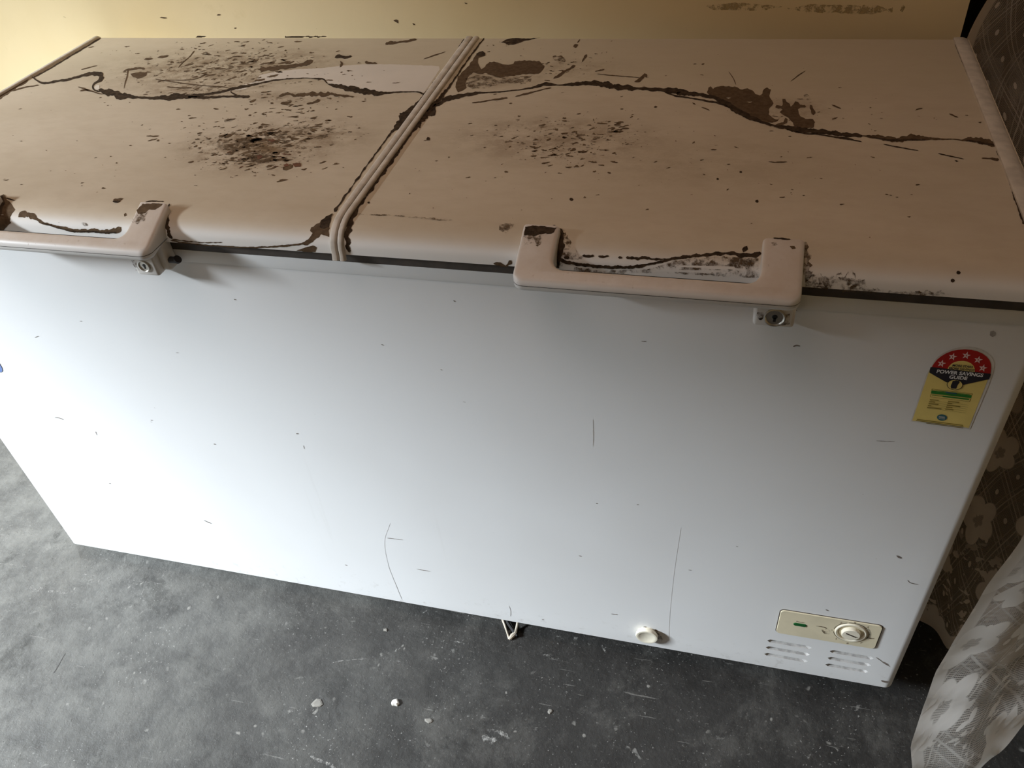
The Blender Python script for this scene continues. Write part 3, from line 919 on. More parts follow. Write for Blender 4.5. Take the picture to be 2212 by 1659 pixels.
patch('dirt_patch', [(1198, 520), (1206, 494), (1214, 495), (1221, 502), (1226, 515), (1232, 520), (1234, 530), (1245, 541), (1252, 550), (1268, 556), (1252, 560), (1236, 560), (1222, 560), (1214, 575), (1200, 575)], lid_hit, M_brown2, Rr, rough=2)
patch('dirt_patch', [(1198, 510), (1206, 493), (1214, 495), (1218, 505), (1217, 520), (1220, 532), (1216, 545), (1210, 560), (1208, 578), (1198, 578)], lid_hit, M_dirt, Rr, rough=1.8, off=0.0006)
patch('dirt_patch', [(1240, 578), (1300, 584), (1400, 582), (1450, 566), (1480, 560), (1560, 554), (1620, 558), (1640, 558), (1640, 600), (1560, 596), (1420, 588), (1330, 592), (1240, 588)], lid_hit, M_brown2, Rr, rough=2)
patch('dirt_patch', [(1579, 558), (1600, 555), (1625, 560), (1624, 575), (1605, 584), (1588, 578), (1570, 572)], lid_hit, M_brown2, Rr, rough=2, off=0.0006)
ribbon('dirt_patch', [(1734, 522, 3), (1742, 550, 8), (1742, 590, 9), (1750, 605, 12), (1790, 606, 9), (1830, 604, 12), (1870, 616, 7)], lid_hit, M_brown2, Rr, rough=.8)
ribbon('dirt_patch', [(1738, 614, 6), (1790, 620, 5), (1860, 626, 6), (1930, 632, 4), (1975, 634, 5), (2055, 636, 5)], lid_hit, M_brown2, Rr, rough=.8)
patch('dirt_patch', [(1078, 486), (1095, 482), (1110, 484), (1104, 496), (1094, 504), (1078, 497)], lid_hit, M_brown2, Rr, rough=2)
ribbon(ST, [(1066, 569, 2), (1080, 571, 2.5), (1092, 574, 2), (1105, 562, 3)], lid_hit, M_brown, Rr, rough=.8)
ribbon(ST, [(770, 462, 1.2), (800, 464, 1), (850, 466, 1.2), (900, 470, 1.4), (940, 474, 1.8), (978, 476, 2)], lid_hit, M_brown2, Rr, rough=.8)
ribbon(ST, [(1200, 487, 1.5), (1190, 490, 1)], lid_hit, M_dirt, Rr)
for (x, y, r) in ((925, 300, 4), (1635, 435, 3.6), (2070, 589, 4.5), (2058, 606, 4.5), (1234, 431, 4), (796, 438, 2.6), (906, 275, 2.6), (1600, 372, 2.6), (1550, 387, 2.5)):
    patch('dirt_patch', [(x + r * math.cos(a) * 1.1, y + r * math.sin(a) * .9) for a in np.linspace(0, 5.3, 7)], lid_hit, M_dirt, Rr if x > 900 else L, rough=.6, step=3)


for pts in ([(505, 305), (530, 300), (556, 304), (548, 314), (520, 318), (500, 314)], [(452, 312), (470, 306), (492, 312), (520, 322), (500, 326), (474, 322)], [(536, 338), (556, 330), (590, 334), (582, 348), (560, 356), (544, 350)],
            [(604, 286), (620, 284), (622, 298), (610, 304), (602, 298)], [(676, 296), (700, 291), (716, 292), (700, 300), (684, 302)], [(486, 256), (500, 252), (512, 251), (500, 262), (484, 264)]):
    patch('dirt_patch', pts, lid_hit, M_brown2, L, rough=2, off=0.0005)
for pts in ([(578, 303), (590, 300), (596, 304), (588, 308)], [(554, 338), (562, 334), (568, 340), (558, 346)], [(612, 356), (620, 354), (626, 358), (616, 361)], [(632, 354), (648, 352), (650, 360), (638, 362)]):
    patch('rust_patch', pts, lid_hit, M_rust, L, rough=1, off=0.0006)
# loose specks: irregular little flecks in clusters, one part of stuff per lid
def specks(parent, clusters, mat, x0, x1, name='dirt_specks', label=None):
    bm = bmesh.new()
    for (px, py, sx, sy, n, r0, r1) in clusters:
        for _ in range(n):
            qx, qy = rng.normal(px, sx), rng.normal(py, sy)
            if qy < 84: continue
            h = hit(qx, qy, 2, ZT)
            if not (x0 < h.x < x1 and 0.04 < h.y < D - 0.012): continue
            r = r0 + (r1 - r0) * rng.random() ** 2.5
            a0, el = rng.normal(0.25, 0.5), 1 + rng.random() * 1.9
            k = int(rng.integers(10, 15))
            ph = rng.random(4) * 6.28
            am = rng.random(4) * np.array([.35, .30, .25, .2])
            vs = []
            for i in range(k):
                a = 2 * math.pi * i / k
                rr = r * max(0.18, 0.8 + am[0] * math.sin(2 * a + ph[0]) + am[1] * math.sin(3 * a + ph[1]) + am[2] * math.sin(5 * a + ph[2]) + 0.25 * (rng.random() - .5))
                x, y = rr * el * math.cos(a), rr * math.sin(a)
                vs.append(bm.verts.new((h.x + x * math.cos(a0) - y * math.sin(a0), h.y + x * math.sin(a0) + y * math.cos(a0), ZT + 0.00035)))
            bm.faces.new(vs)
    o = obj(name, bm, mat, parent, ORG)
    tag(o, label, kind='stuff')
    return o


specks(L, [(430, 150, 120, 34, 150, .0006, .0035), (520, 120, 95, 24, 130, .0006, .004), (560, 130, 60, 20, 60, .001, .006), (470, 160, 90, 20, 60, .0008, .005), (560, 315, 75, 34, 260, .0006, .0038), (560, 320, 55, 24, 60, .0015, .0075),
           (640, 230, 80, 25, 90, .0006, .004), (440, 290, 60, 25, 40, .0006, .0035), (250, 330, 170, 70, 45, .0005, .0022), (700, 170, 110, 25, 30, .0006, .003), (640, 280, 50, 12, 40, .0006, .004)], M_speck, .015, .776, label='brown dirt flecks')
specks(L, [(580, 320, 50, 24, 14, .001, .0035), (600, 345, 40, 14, 8, .001, .004)], M_rust, .015, .776, name='rust_specks')
specks(Rr, [(1210, 300, 85, 34, 150, .0005, .0030), (1210, 330, 50, 14, 60, .0006, .0035), (1320, 290, 30, 18, 50, .0006, .0035), (1220, 140, 55, 20, 40, .0006, .003), (1300, 160, 180, 45, 40, .0005, .002),
            (1700, 240, 60, 30, 30, .0005, .0025), (1650, 380, 240, 70, 50, .0004, .0016), (1000, 400, 90, 70, 30, .0004, .0018), (1930, 250, 90, 25, 16, .0006, .002), (1500, 330, 200, 60, 30, .0005, .0018), (1080, 95, 25, 6, 12, .001, .003)], M_speck, .806, 1.566, label='brown dirt flecks')


# ---- handles
def arc(cx, cy, r, a0, a1, n=7):
    return [(cx + r * math.cos(math.radians(a0 + (a1 - a0) * k / (n - 1))), cy + r * math.sin(math.radians(a0 + (a1 - a0) * k / (n - 1)))) for k in range(n)]


YK, YFR, YBK, AW = 0.015, -0.055, -0.036, 0.043


def handle_outline(x0, x1, ins=0.0):
    ro, ri = 0.013 - ins, 0.013 + ins
    a0, a1 = x0 + ins, x1 - ins
    f, b = YFR + ins, YBK - ins
    i0, i1 = x0 + AW - ins, x1 - AW + ins
    P = [(a0, YK)]
    P += arc(a0 + ro, f + ro, ro, 180, 270)
    P += arc(a1 - ro, f + ro, ro, 270, 360)
    P += [(a1, YK), (i1, YK)]
    P += arc(i1 - ri, b + ri, ri, 360, 270)
    P += arc(i0 + ri, b + ri, ri, 270, 180)
    P += [(i0, YK)]
    return P


def ztop(y):
    return 0.8400 + 0.0300 * (y - YFR) / (YK - YFR)


def zbot(y):
    t = min(max((y + 0.012) / 0.012, 0), 1)
    return 0.8255 + 0.012 * t


def make_handle(x0, x1):
    bm = bmesh.new()
    T = 0.0056
    lv = [(0.004, lambda y: zbot(y)), (0.0012, lambda y: zbot(y) + 0.0015), (0, lambda y: zbot(y) + 0.005), (0, lambda y: ztop(y) - T)]
    for a in (25, 45, 65, 90):
        r = math.radians(a)
        lv.append((T * (1 - math.cos(r)), (lambda s: (lambda y: ztop(y) - T + T * s))(math.sin(r))))
    rings = []
    for ins, zf in lv:
        rings.append([bm.verts.new((x, y, zf(y))) for x, y in handle_outline(x0, x1, ins)])
    n = len(rings[0])
    for a, b in zip(rings, rings[1:]):
        for k in range(n):
            bm.faces.new((a[k], a[(k + 1) % n], b[(k + 1) % n], b[k]))
    for ring in (rings[0], rings[-1]):
        pts = [[Vector((v.co.x, v.co.y, 0)) for v in ring]]
        for t in tessellate_polygon(pts):
            try: bm.faces.new([ring[i] for i in t])
            except ValueError: pass
    h = obj('handle', bm, M_dustpl_grad, fz, ORG, smooth=True, angle=60)
    # the joint between the upper and lower shell
    bm = bmesh.new()
    out = handle_outline(x0, x1, -0.00025)[1:16 + 0]
    r0 = [bm.verts.new((x, y, zz)) for (x, y), zz in zip(out, [0.8330] * len(out))]
    r1 = [bm.verts.new((x, y, 0.8337)) for (x, y) in out]
    for k in range(len(out) - 1):
        bm.faces.new((r0[k], r0[k + 1], r1[k + 1], r1[k]))
    obj('seam', bm, M_line, h, ORG)
    return h


def dustpl():
    m, nt, b = new_mat('handle_plastic')
    g = G(nt)
    P = g.tc.outputs['Object']
    geo = nt.nodes.new('ShaderNodeNewGeometry')
    sp = nt.nodes.new('ShaderNodeSeparateXYZ')
    nt.links.new(geo.outputs['Normal'], sp.inputs[0])
    n = g.noise(P, 45, 5, 0.65)
    up = g.math('MULTIPLY', g.ramp(sp.outputs[2], 0.4, 0.95), g.ramp(n, 0.2, 0.7, 0.7, 1.0))
    c = g.mix(up, (0.72, 0.69, 0.66), (0.54, 0.45, 0.37))
    c = g.mix(g.ramp(g.noise(P, 120, 4, 0.7), 0.64, 0.72, 0, 0.35), c, (0.25, 0.16, 0.09))
    nt.links.new(c, b.inputs['Base Color'])
    b.inputs['Roughness'].default_value = 0.42
    b.inputs['Specular IOR Level'].default_value = 0.4
    return m


M_dustpl_grad = dustpl()
hR = make_handle(1.038, 1.346)
hL = make_handle(0.2585, 0.5665)


def arm_hit(px, py, off=0.0006):
    # top of the sloping handle arm
    p = hit(px, py, 2, 0.862)
    for _ in range(20):
        p = hit(px, py, 2, ztop(p.y) + off)
    return p


def make_lock(x0, x1, cx, cz, back, k):
    bm = bmesh.new()
    add_box(bm, x0, x1, -0.030, 0.0, 0.7855, 0.829, bev=0.004, seg=3)
    add_box(bm, x0 + 0.004, x1 + back, -0.019, 0.0, 0.788, 0.832, bev=0.004, seg=3)
    t = obj('lock_housing', bm, M_plastic, fz, ORG, smooth=True)
    bm = bmesh.new()
    lathe_y(bm, cx, cz, [(0.0115 * k, -0.0300), (0.0115 * k, -0.0318), (0.0103 * k, -0.0322), (0.0092 * k, -0.0315), (0.0088 * k, -0.0306), (0, -0.0306)], 28)
    obj('lock_cylinder', bm, M_chrome, t, ORG, smooth=True)
    bm = bmesh.new()
    lathe_y(bm, cx, cz + .001, [(0.0030 * k, -0.03075), (0.0026 * k, -0.0312), (0, -0.0312)], 14)
    add_box(bm, cx - .0012 * k, cx + .0016 * k, -0.0312, -0.0306, cz - .0055 * k, cz)
    obj('keyhole', bm, M_black, t, ORG)
    return t


lkR = make_lock(1.302, 1.345, 1.324, 0.7995, 0.0, 1.0)
lkL = make_lock(0.5145, 0.549, 0.5315, 0.8015, 0.0125, 0.74)
# grime on lock housings
def lock_hit(px, py, off=0.0006): return hit(px, py, 1, -0.030 - off)
patch('grime_shade', [(1636, 673), (1650, 676), (1652, 684), (1642, 690), (1634, 684)], lock_hit, M_brown2, lkR, rough=1)
patch('grime_shade', [(1690, 680), (1706, 678), (1706, 700), (1696, 703), (1686, 702), (1692, 692)], lock_hit, M_brown2, lkR, rough=1)
ribbon('grime_shade', [(1638, 688, 1), (1643, 690, 1.2), (1648, 687, 1)], lock_hit, M_dirt, lkR, step=2)
patch('grime_shade', [(283, 562), (296, 562), (296, 575), (302, 584), (294, 584)], lock_hit, M_brown2, lkL, rough=1)
bm = bmesh.new()
tube(bm, [(0.5605, -0.014, 0.803), (0.571, -0.014, 0.803)], 0.0045, 12)
tube(bm, [(0.571, -0.014, 0.803), (0.5735, -0.014, 0.805)], 0.0055, 12)
obj('lock_pin', bm, M_black, fz, ORG, smooth=True)
# brown dirt on the arm tops
patch('grime_shade', [(1134, 490), (1150, 487), (1172, 488), (1190, 492), (1202, 492), (1198, 500), (1192, 506), (1178, 504), (1165, 506), (1152, 510), (1140, 508), (1131, 508)], arm_hit, M_dirt, hR, rough=1.2)
patch('grime_shade', [(1130, 508), (1150, 510), (1170, 508), (1185, 506), (1176, 520), (1160, 532), (1148, 526), (1130, 530)], arm_hit, M_brown2, hR, rough=2)
patch('grime_shade', [(1664, 524), (1676, 523), (1680, 529), (1670, 532), (1662, 529)], arm_hit, M_brown2, hR, rough=1)
patch('grime_shade', [(1706, 532), (1716, 531), (1720, 536), (1710, 538)], arm_hit, M_brown, hR, rough=1)
ribbon('grime_shade', [(1670, 514, 1), (1688, 515, 1.6), (1708, 517, 1)], arm_hit, M_dirt, hR)
patch('grime_shade', [(308, 440), (330, 439), (352, 440), (344, 448), (334, 454), (322, 452), (312, 460), (298, 462), (294, 454)], arm_hit, M_brown, hL, rough=1.2)
patch('grime_shade', [(286, 466), (300, 462), (318, 456), (312, 476), (296, 484), (284, 480)], arm_hit, M_brown2, hL, rough=2)
ribbon('grime_shade', [(314, 436, .8), (330, 434.5, 1.2), (355, 435, .8)], arm_hit, M_dirt, hL)

# ---- energy label, laid out on the front sheet
def c2(x, y, k=1):
    return (1930 + x / 7.9, 730 + y / 7.9)


def lbl(name, pts, mat, parent, k):
    P = [hit(*c2(*p), 1, -0.00045 - 0.00018 * k) for p in pts]
    tr = tessellate_polygon([[Vector((p.x, p.z, 0)) for p in P]])
    bm = bmesh.new()
    vs = [bm.verts.new(p) for p in P]
    for t in tr:
        f = bm.faces.new([vs[i] for i in t])
        f.normal_update()
        if f.normal.y > 0: f.normal_flip()
    return obj(name, bm, mat, parent, ORG, recalc=False)


def text(name, s, px, py, size, mat, parent, y, bold=0.0, sx=1.0, surf=None, rot=0.0):
    cu = bpy.data.curves.new(name, 'FONT')
    cu.body = s
    cu.size = size
    cu.align_x = 'CENTER'
    cu.align_y = 'CENTER'
    cu.offset = bold
    cu.resolution_u = 3
    t = bpy.data.objects.new(name, cu)
    C.objects.link(t)
    dg = bpy.context.evaluated_depsgraph_get()
    me = bpy.data.meshes.new_from_object(t.evaluated_get(dg))
    bpy.data.objects.remove(t, do_unlink=True)
    p = hit(px, py, 1, y)
    for v in me.vertices:
        u, w2 = v.co.x * sx, v.co.y
        u, w2 = u * math.cos(rot) - w2 * math.sin(rot), u * math.sin(rot) + w2 * math.cos(rot)
        v.co = Vector((p.x + u, y, p.z + w2)) - ORG
    me.materials.clear()
    me.materials.append(mat)
    o = bpy.data.objects.new(name, me)
    C.objects.link(o)
    o.parent = parent
    return o


outer_pts = [(295, 1425), (1305, 1560), (1600, 870), (1665, 690), (1700, 590), (1722, 480), (1715, 400), (1680, 340), (1610, 265), (1520, 210), (1420, 172), (1300, 152), (1180, 152), (1060, 175), (950, 210), (850, 260), (760, 320), (700, 390), (650, 480), (560, 625)]
lab = lbl('energy_label', outer_pts, M_clear, fz, 0)
tag(lab, 'yellow and red star rating sticker')
lbl('yellow_field', [(320, 1410), (1285, 1535), (1600, 740), (1640, 620), (640, 500), (600, 590)], M_yel, lab, 1)
red = [(668, 470), (700, 425), (745, 370), (810, 315), (900, 262), (1000, 222), (1110, 202), (1220, 196), (1330, 204), (1430, 228), (1520, 268), (1590, 318), (1640, 380), (1665, 450), (1668, 520), (1655, 612), (1160, 560), (655, 500)]
lbl('red_arch', red, M_red, lab, 2)
half = [(922, 530), (945, 485), (985, 445), (1040, 412), (1110, 396), (1190, 392), (1265, 405), (1325, 435), (1368, 475), (1388, 525), (1388, 590), (1160, 562)]
lbl('inner_arch', half, M_yel, lab, 3)
lbl('black_band', [(632, 500), (660, 497), (1655, 610), (1660, 630), (1628, 705), (1200, 800), (900, 755), (612, 590), (614, 570)], M_ink, lab, 3)
for cx, cy in ((820, 437), (1010, 322), (1243, 300), (1445, 375), (1526, 515)):
    pts = []
    for k in range(10):
        r = 78 if k % 2 == 0 else 31
        a = math.radians(-90 + 36 * k + 8)
        ux, uy = r * math.cos(a), r * math.sin(a) * 0.86
        pts.append((cx + ux - uy * 0.22, cy + uy + ux * 0.05))
    lbl('star', pts, M_pink, lab, 4)
    lbl('star_numeral', [(cx - 5, cy - 14), (cx + 9, cy - 12), (cx + 3, cy + 16), (cx - 9, cy + 14)], M_red, lab, 5)
yl = -0.0016
text('lettering', 'POWER SAVINGS', *c2(1132, 606), 0.0068, M_white, lab, yl, 0.00022, 0.90)
text('lettering', 'GUIDE', *c2(1105, 680), 0.0066, M_white, lab, yl, 0.00022, 0.95)
text('lettering', 'MORE STARS', *c2(1180, 484), 0.0042, M_ink, lab, yl, 0.00012, 0.85)
text('lettering', 'MORE SAVINGS', *c2(1165, 534), 0.0042, M_ink, lab, yl, 0.00012, 0.88)
ring = [(1048 + 136 * math.cos(a) - 20 * math.sin(a), 800 + 88 * math.sin(a) + 14 * math.cos(a)) for a in np.linspace(0, 2 * math.pi, 33)[:-1]]
lbl('emblem_ring', ring, M_ink, lab, 5)
lbl('emblem', [(1048 + (x - 1048) * .92, 800 + (y - 800) * .92) for x, y in ring], M_yel, lab, 6)
lbl('emblem_hand', [(1010, 735), (1070, 722), (1125, 735), (1130, 765), (1105, 790), (1085, 830), (1070, 868), (985, 862), (975, 830), (985, 795), (1000, 770)], M_ink, lab, 7)
# rating table
lbl('table_head', [(655, 868), (1352, 950), (1346, 975), (648, 892)], M_brnp, lab, 2)
lbl('table_head', [(668, 876), (1338, 955), (1334, 968), (664, 886)], M_yel, lab, 3)
lbl('green_bar', [(648, 898), (1340, 980), (1325, 1028), (638, 948)], M_grn, lab, 2)
lbl('table_row', [(635, 958), (1322, 1040), (1302, 1090), (622, 1006)], M_brnp, lab, 2)
lbl('table_row', [(645, 964), (1312, 1044), (1296, 1084), (628, 1002)], M_yel, lab, 3)


def bars(x0, y0, x1, slope, hgt, mat, k, name='small_print'):
    lbl(name, [(x0, y0), (x1, y0 + slope * (x1 - x0)), (x1 - 3, y0 + slope * (x1 - x0) + hgt), (x0 - 3, y0 + hgt)], mat, lab, k)


for x0, x1 in ((720, 1300),): bars(x0, 893, x1, .118, 9, M_grn, 4)
bars(655, 972, 890, .118, 8, M_grn, 4)
bars(840, 985, 1290, .118, 22, M_grn, 4)
bars(890, 915, 1080, .118, 26, M_teal, 4)
for k, (xa, la, lb) in enumerate(((622, 150, 190), (612, 100, 80), (600, 170, 225), (588, 60, 110), (574, 245, 140))):
    y = 1045 + 33 * k
    bars(xa, y, xa + la, .118, 13, M_brnp, 4)
    bars(xa + 310, y + 30, xa + 310 + lb, .118, 13, M_brnp, 4)
    lbl('rule', [(xa, y + 20), (xa + 660, y + 102), (xa + 660, y + 105), (xa, y + 23)], M_brnp, lab, 4)
oval = [(828 + 86 * math.cos(a) - 8 * math.sin(a), 1358 + 54 * math.sin(a) + 8 * math.cos(a)) for a in np.linspace(0, 2 * math.pi, 25)[:-1]]
lbl('oval_mark', oval, M_teal, lab, 3)
for yy in (1335, 1352, 1372):
    bars(775, yy, 880, .10, 6, M_clear, 5, 'oval_stripe')
for x0, y0, x1 in ((400, 1383, 1190), (385, 1405, 1195), (560, 1448, 1190)):
    bars(x0, y0, x1, .132, 11, M_brnp, 4)

# ---- logo at the left edge of the picture, the end of a blue letter
bm = bmesh.new()
P = [hit(x, y, 1, -0.0006) for x, y in ((-46, 806), (-20, 780), (-6, 778), (0, 788), (4, 795), (5.2, 800), (4, 803.5), (0, 804.6), (-10, 803), (-20, 801), (-36, 812))]
f = bm.faces.new([bm.verts.new(p) for p in P])
obj('logo_letter', bm, M_blue, fz, ORG)

# ---- thermostat panel
def rrect(x0, x1, z0, z1, r, y, n=6):
    out = []
    for cx, cz, a0 in ((x1 - r, z1 - r, 0), (x0 + r, z1 - r, 90), (x0 + r, z0 + r, 180), (x1 - r, z0 + r, 270)):
        for k in range(n):
            a = math.radians(a0 + 90 * k / (n - 1))
            out.append(Vector((cx + r * math.cos(a), y, cz + r * math.sin(a))))
    return out


def plate(name, x0, x1, z0, z1, r, y, th, mat, parent, bevel=0.0006):
    bm = bmesh.new()
    a = [bm.verts.new(p) for p in rrect(x0, x1, z0, z1, r, y + th)]
    b = [bm.verts.new(p) for p in rrect(x0, x1, z0, z1, r, y + bevel)]
    c = [bm.verts.new(p) for p in rrect(x0 + bevel, x1 - bevel, z0 + bevel, z1 - bevel, r - bevel, y)]
    n = len(a)
    for q, s in ((a, b), (b, c)):
        for k in range(n): bm.faces.new((q[k], q[(k + 1) % n], s[(k + 1) % n], s[k]))
    bm.faces.new(c)
    return obj(name, bm, mat, parent, ORG)


tag(plate('panel_gap', 1.4025, 1.5525, 0.1565, 0.2225, 0.0075, -0.0004, 0.001, M_line, fz, bevel=0.0002), 'dirty dark gap around the panel')
cp = plate('thermostat_panel', 1.4040, 1.5510, 0.1578, 0.2212, 0.0065, -0.0022, 0.0024, M_cream, fz)
tag(cp, 'cream plastic thermostat panel')
DC = hit(1838, 1367, 1, -0.003)
dx, dz = DC.x, DC.z
bm = bmesh.new()
lathe_y(bm, dx, dz, [(0.0232, -0.0024), (0.0228, -0.0040), (0.0215, -0.0046), (0.0202, -0.0042), (0.0185, -0.0010), (0.0165, -0.0004), (0.0140, -0.0008), (0.0136, -0.0068), (0.0126, -0.0078), (0.0, -0.0080)], 48)
dial = obj('dial', bm, M_cream2, cp, ORG, smooth=True)
# scale ring around the dial: a broken dark line and ticks
bm = bmesh.new()


def arcband(bm, r0, r1, a0, a1, y, taper=0):
    n = max(3, int(abs(a1 - a0) / 5))
    prev = None
    for k in range(n + 1):
        a = math.radians(a0 + (a1 - a0) * k / n)
        rr = r1 + taper * k / n
        q = (bm.verts.new((dx + r0 * math.cos(a), y, dz + r0 * math.sin(a))), bm.verts.new((dx + rr * math.cos(a), y, dz + rr * math.sin(a))))
        if prev: bm.faces.new((prev[0], q[0], q[1], prev[1]))
        prev = q


arcband(bm, 0.0245, 0.0252, 175, 112, -0.00245, 0.0003)
arcband(bm, 0.0245, 0.0256, 106, 40, -0.00245, 0.0006)
arcband(bm, 0.0245, 0.0252, 190, 270, -0.00245)
for k in range(12):
    a = 36 - k * 5.2
    arcband(bm, 0.0250, 0.0283 + k * 0.0001, a, a + 2.2, -0.00245)
tag(obj('dial_scale', bm, M_line, cp, ORG), kind='stuff')
bm = bmesh.new()
add_box(bm, -0.0085, 0.0085, -0.0009, 0, -0.0008, 0.0008)
bmesh.ops.rotate(bm, verts=bm.verts[:], cent=(0, 0, 0), matrix=__import__('mathutils').Matrix.Rotation(math.radians(22), 3, 'Y'))
for v in bm.verts: v.co += Vector((dx, -0.0080, dz + 0.001))
obj('dial_slot', bm, M_line, cp, ORG)
M_num = simple('grey_small_numerals', (0.35, 0.29, 0.20), 0.6)
for s, (x, y) in {'•': (1220 / 6.91, 492 / 6.91), '2': (1355 / 6.91, 388 / 6.91), '3': (1558 / 6.91, 383 / 6.91), '4': (1752 / 6.91, 450 / 6.91), '7': (1655 / 6.91, 682 / 6.91), '6': (1452 / 6.91, 688 / 6.91), '1': (1283 / 6.91, 622 / 6.91)}.items():
    text('numeral', s, 1620 + x, 1290 + y, 0.0055, M_num, cp, -0.0026, 0.0002)
text('lettering', 'Power', 1620 + 750 / 6.91, 1290 + 372 / 6.91, 0.0042, M_num, cp, -0.0026, 0.0001, 1.1)
LC = hit(1728, 1350.5, 1, -0.003)
plate('indicator_lamp', LC.x - 0.0098, LC.x + 0.0098, LC.z - 0.0037, LC.z + 0.0037, 0.0036, -0.0032, 0.0012, M_green, cp)


def panel_hit(px, py, off=0.0006): return hit(px, py, 1, -0.0023 - off * .3)
def cz3(x, y, w_=1.0): return (1620 + x / 6.91, 1290 + y / 6.91, w_)
ribbon('scuff', [cz3(985, 432, .4), cz3(1060, 440, .5), cz3(1110, 450, .6), cz3(1145, 470, 1)], panel_hit, M_brown, cp, step=2)
ribbon('scuff', [cz3(1745, 600, .8), cz3(1790, 615, .7), cz3(1860, 618, .4)], panel_hit, M_brown, cp, step=2)
patch('scuff', [cz3(1060, 480)[:2], cz3(1150, 465)[:2], cz3(1200, 500)[:2], cz3(1180, 560)[:2], cz3(1100, 550)[:2]], panel_hit, M_brown2, cp, rough=1)

# ---- drain plug
DP = hit(1397, 1376, 1, -0.0085)
bm = bmesh.new()
lathe_y(bm, DP.x, DP.z, [(0.0165, 0.0), (0.0165, -0.0035), (0.0188, -0.0042), (0.0192, -0.0075), (0.0180, -0.0095), (0.0150, -0.0100), (0.0130, -0.0090), (0.0, -0.0084)], 40)
tag(obj('drain_plug', bm, M_cream2, fz, ORG, smooth=True), 'round cream drain plug')
ribbon('grime_shade', [(1374, 1366, 2), (1382, 1359, 2.6), (1396, 1357, 2.8), (1412, 1361, 2.6), (1422, 1370, 3), (1428, 1380, 4), (1420, 1388, 3)], front_hit, M_brown2, body, rough=.6)  # plug's shadow painted as a dark crescent above and right of it

# ---- marks on the front sheet
FM = body
M_fleck = dirt_mat('brown_fleck', (0.16, 0.13, 0.11), (0.26, 0.22, 0.19))
for a in ([(505, 646, 1), (510, 648, 1.2)], [(979, 649, 1), (984, 652, 1.2)], [(951, 798, 1.2), (955, 800, 1)], [(325, 907, 1.4), (330, 908, 1)], [(325, 911, 1.2), (328, 912, 1)], [(461, 959, 1), (466, 960, 1)],
          [(639, 937, 1.4), (645, 937, 1.4)], [(655, 962, .8), (657, 970, .8)], [(235, 1044, 1), (239, 1045, 1)], [(1385, 737, 1), (1396, 738, 1.2)], [(1713, 749, 1.4), (1720, 746, 2.2), (1728, 748, 1.2)], [(1715, 667, 1), (1722, 671, 1.4)],
          [(206, 932, .7), (209, 940, .7)], [(440, 1124, .6), (449, 1128, .8), (457, 1131, .6)], [(118, 902, .6), (128, 903, .9), (137, 907, .6)], [(1893, 952, .6), (1912, 953, .9), (1933, 954, .5)], [(823, 744, .8), (829, 746, .8)],
          [(1000, 868, .8), (1006, 869, .6)], [(172, 694, .8), (177, 694, .8)], [(75, 729, .7), (84, 726, .6)], [(836, 1162, .6), (852, 1164, .8), (870, 1166, .5)], [(900, 1229, .6), (915, 1232, .8), (930, 1234, .5)],
          [(1287, 1087, 1.2), (1291, 1088, 1)], [(1375, 1090, 1), (1380, 1090, 1)], [(1250, 1200, .9), (1256, 1202, .9)], [(1487, 1231, .8), (1494, 1232, .8)], 
          [(1170, 1338, 1), (1175, 1339, 1)], [(1320, 1326, .8), (1334, 1328, 1)], [(1783, 1317, 1.2), (1790, 1320, 1.4)], [(1960, 1253, 1), (1966, 1259, 1), (1980, 1262, .8), (1984, 1263, .5)], [(1936, 1200, 2), (1942, 1204, 3.4), (1948, 1206, 2)],
          [(1892, 1420, .7), (1902, 1427, 1), (1912, 1434, 1.2), (1922, 1440, .8)], [(1903, 1470, 2), (1914, 1474, 3), (1922, 1474, 1.5)], [(1908, 1430, 1), (1920, 1436, 1)], [(2033, 1222, 1.2), (2034, 1228, 1.4)], [(380, 762, .6), (386, 762, .6)],
          [(700, 574, 1.2), (704, 584, .8), (708, 583, .8)], [(759, 583, 1), (762, 586, 3), (766, 584, 1)], [(590, 565, .8), (592, 566, .8)], [(745, 1220, .9), (750, 1222, .9)], [(1590, 1180, .8), (1594, 1181, .8)]):
    ribbon('fleck', a, front_hit, M_fleck, FM, rough=.4, step=2, wmul=.62)
M_graymark2 = dirt_mat('faint_rub', (0.66, 0.65, 0.64), (0.70, 0.69, 0.68))
M_graymark = dirt_mat('grey_mark', (0.33, 0.31, 0.29), (0.42, 0.40, 0.38))
patch('mark', [(2139, 716), (2146, 714), (2151, 718), (2150, 725), (2144, 728), (2138, 724)], front_hit, M_graymark, FM, rough=.5)
ribbon('rub_line', [(842, 1130, .4), (830, 1170, .8), (838, 1220, .9), (855, 1265, 1.2), (868, 1296, 1)], front_hit, M_graymark2, FM, rough=.4, wmul=.45)
ribbon('rub_line', [(1470, 1140, .4), (1455, 1240, .8), (1446, 1330, .9), (1444, 1385, 1)], front_hit, M_graymark2, FM, rough=.3, wmul=.4)
ribbon('rub_line', [(1280, 905, .5), (1281, 940, .8), (1280, 965, .4)], front_hit, M_graymark2, FM, rough=.3)
ribbon('rub_line', [(1098, 1308, .6), (1102, 1318, 1.2), (1102, 1332, 1)], front_hit, M_graymark2, FM, rough=.3, wmul=.7)

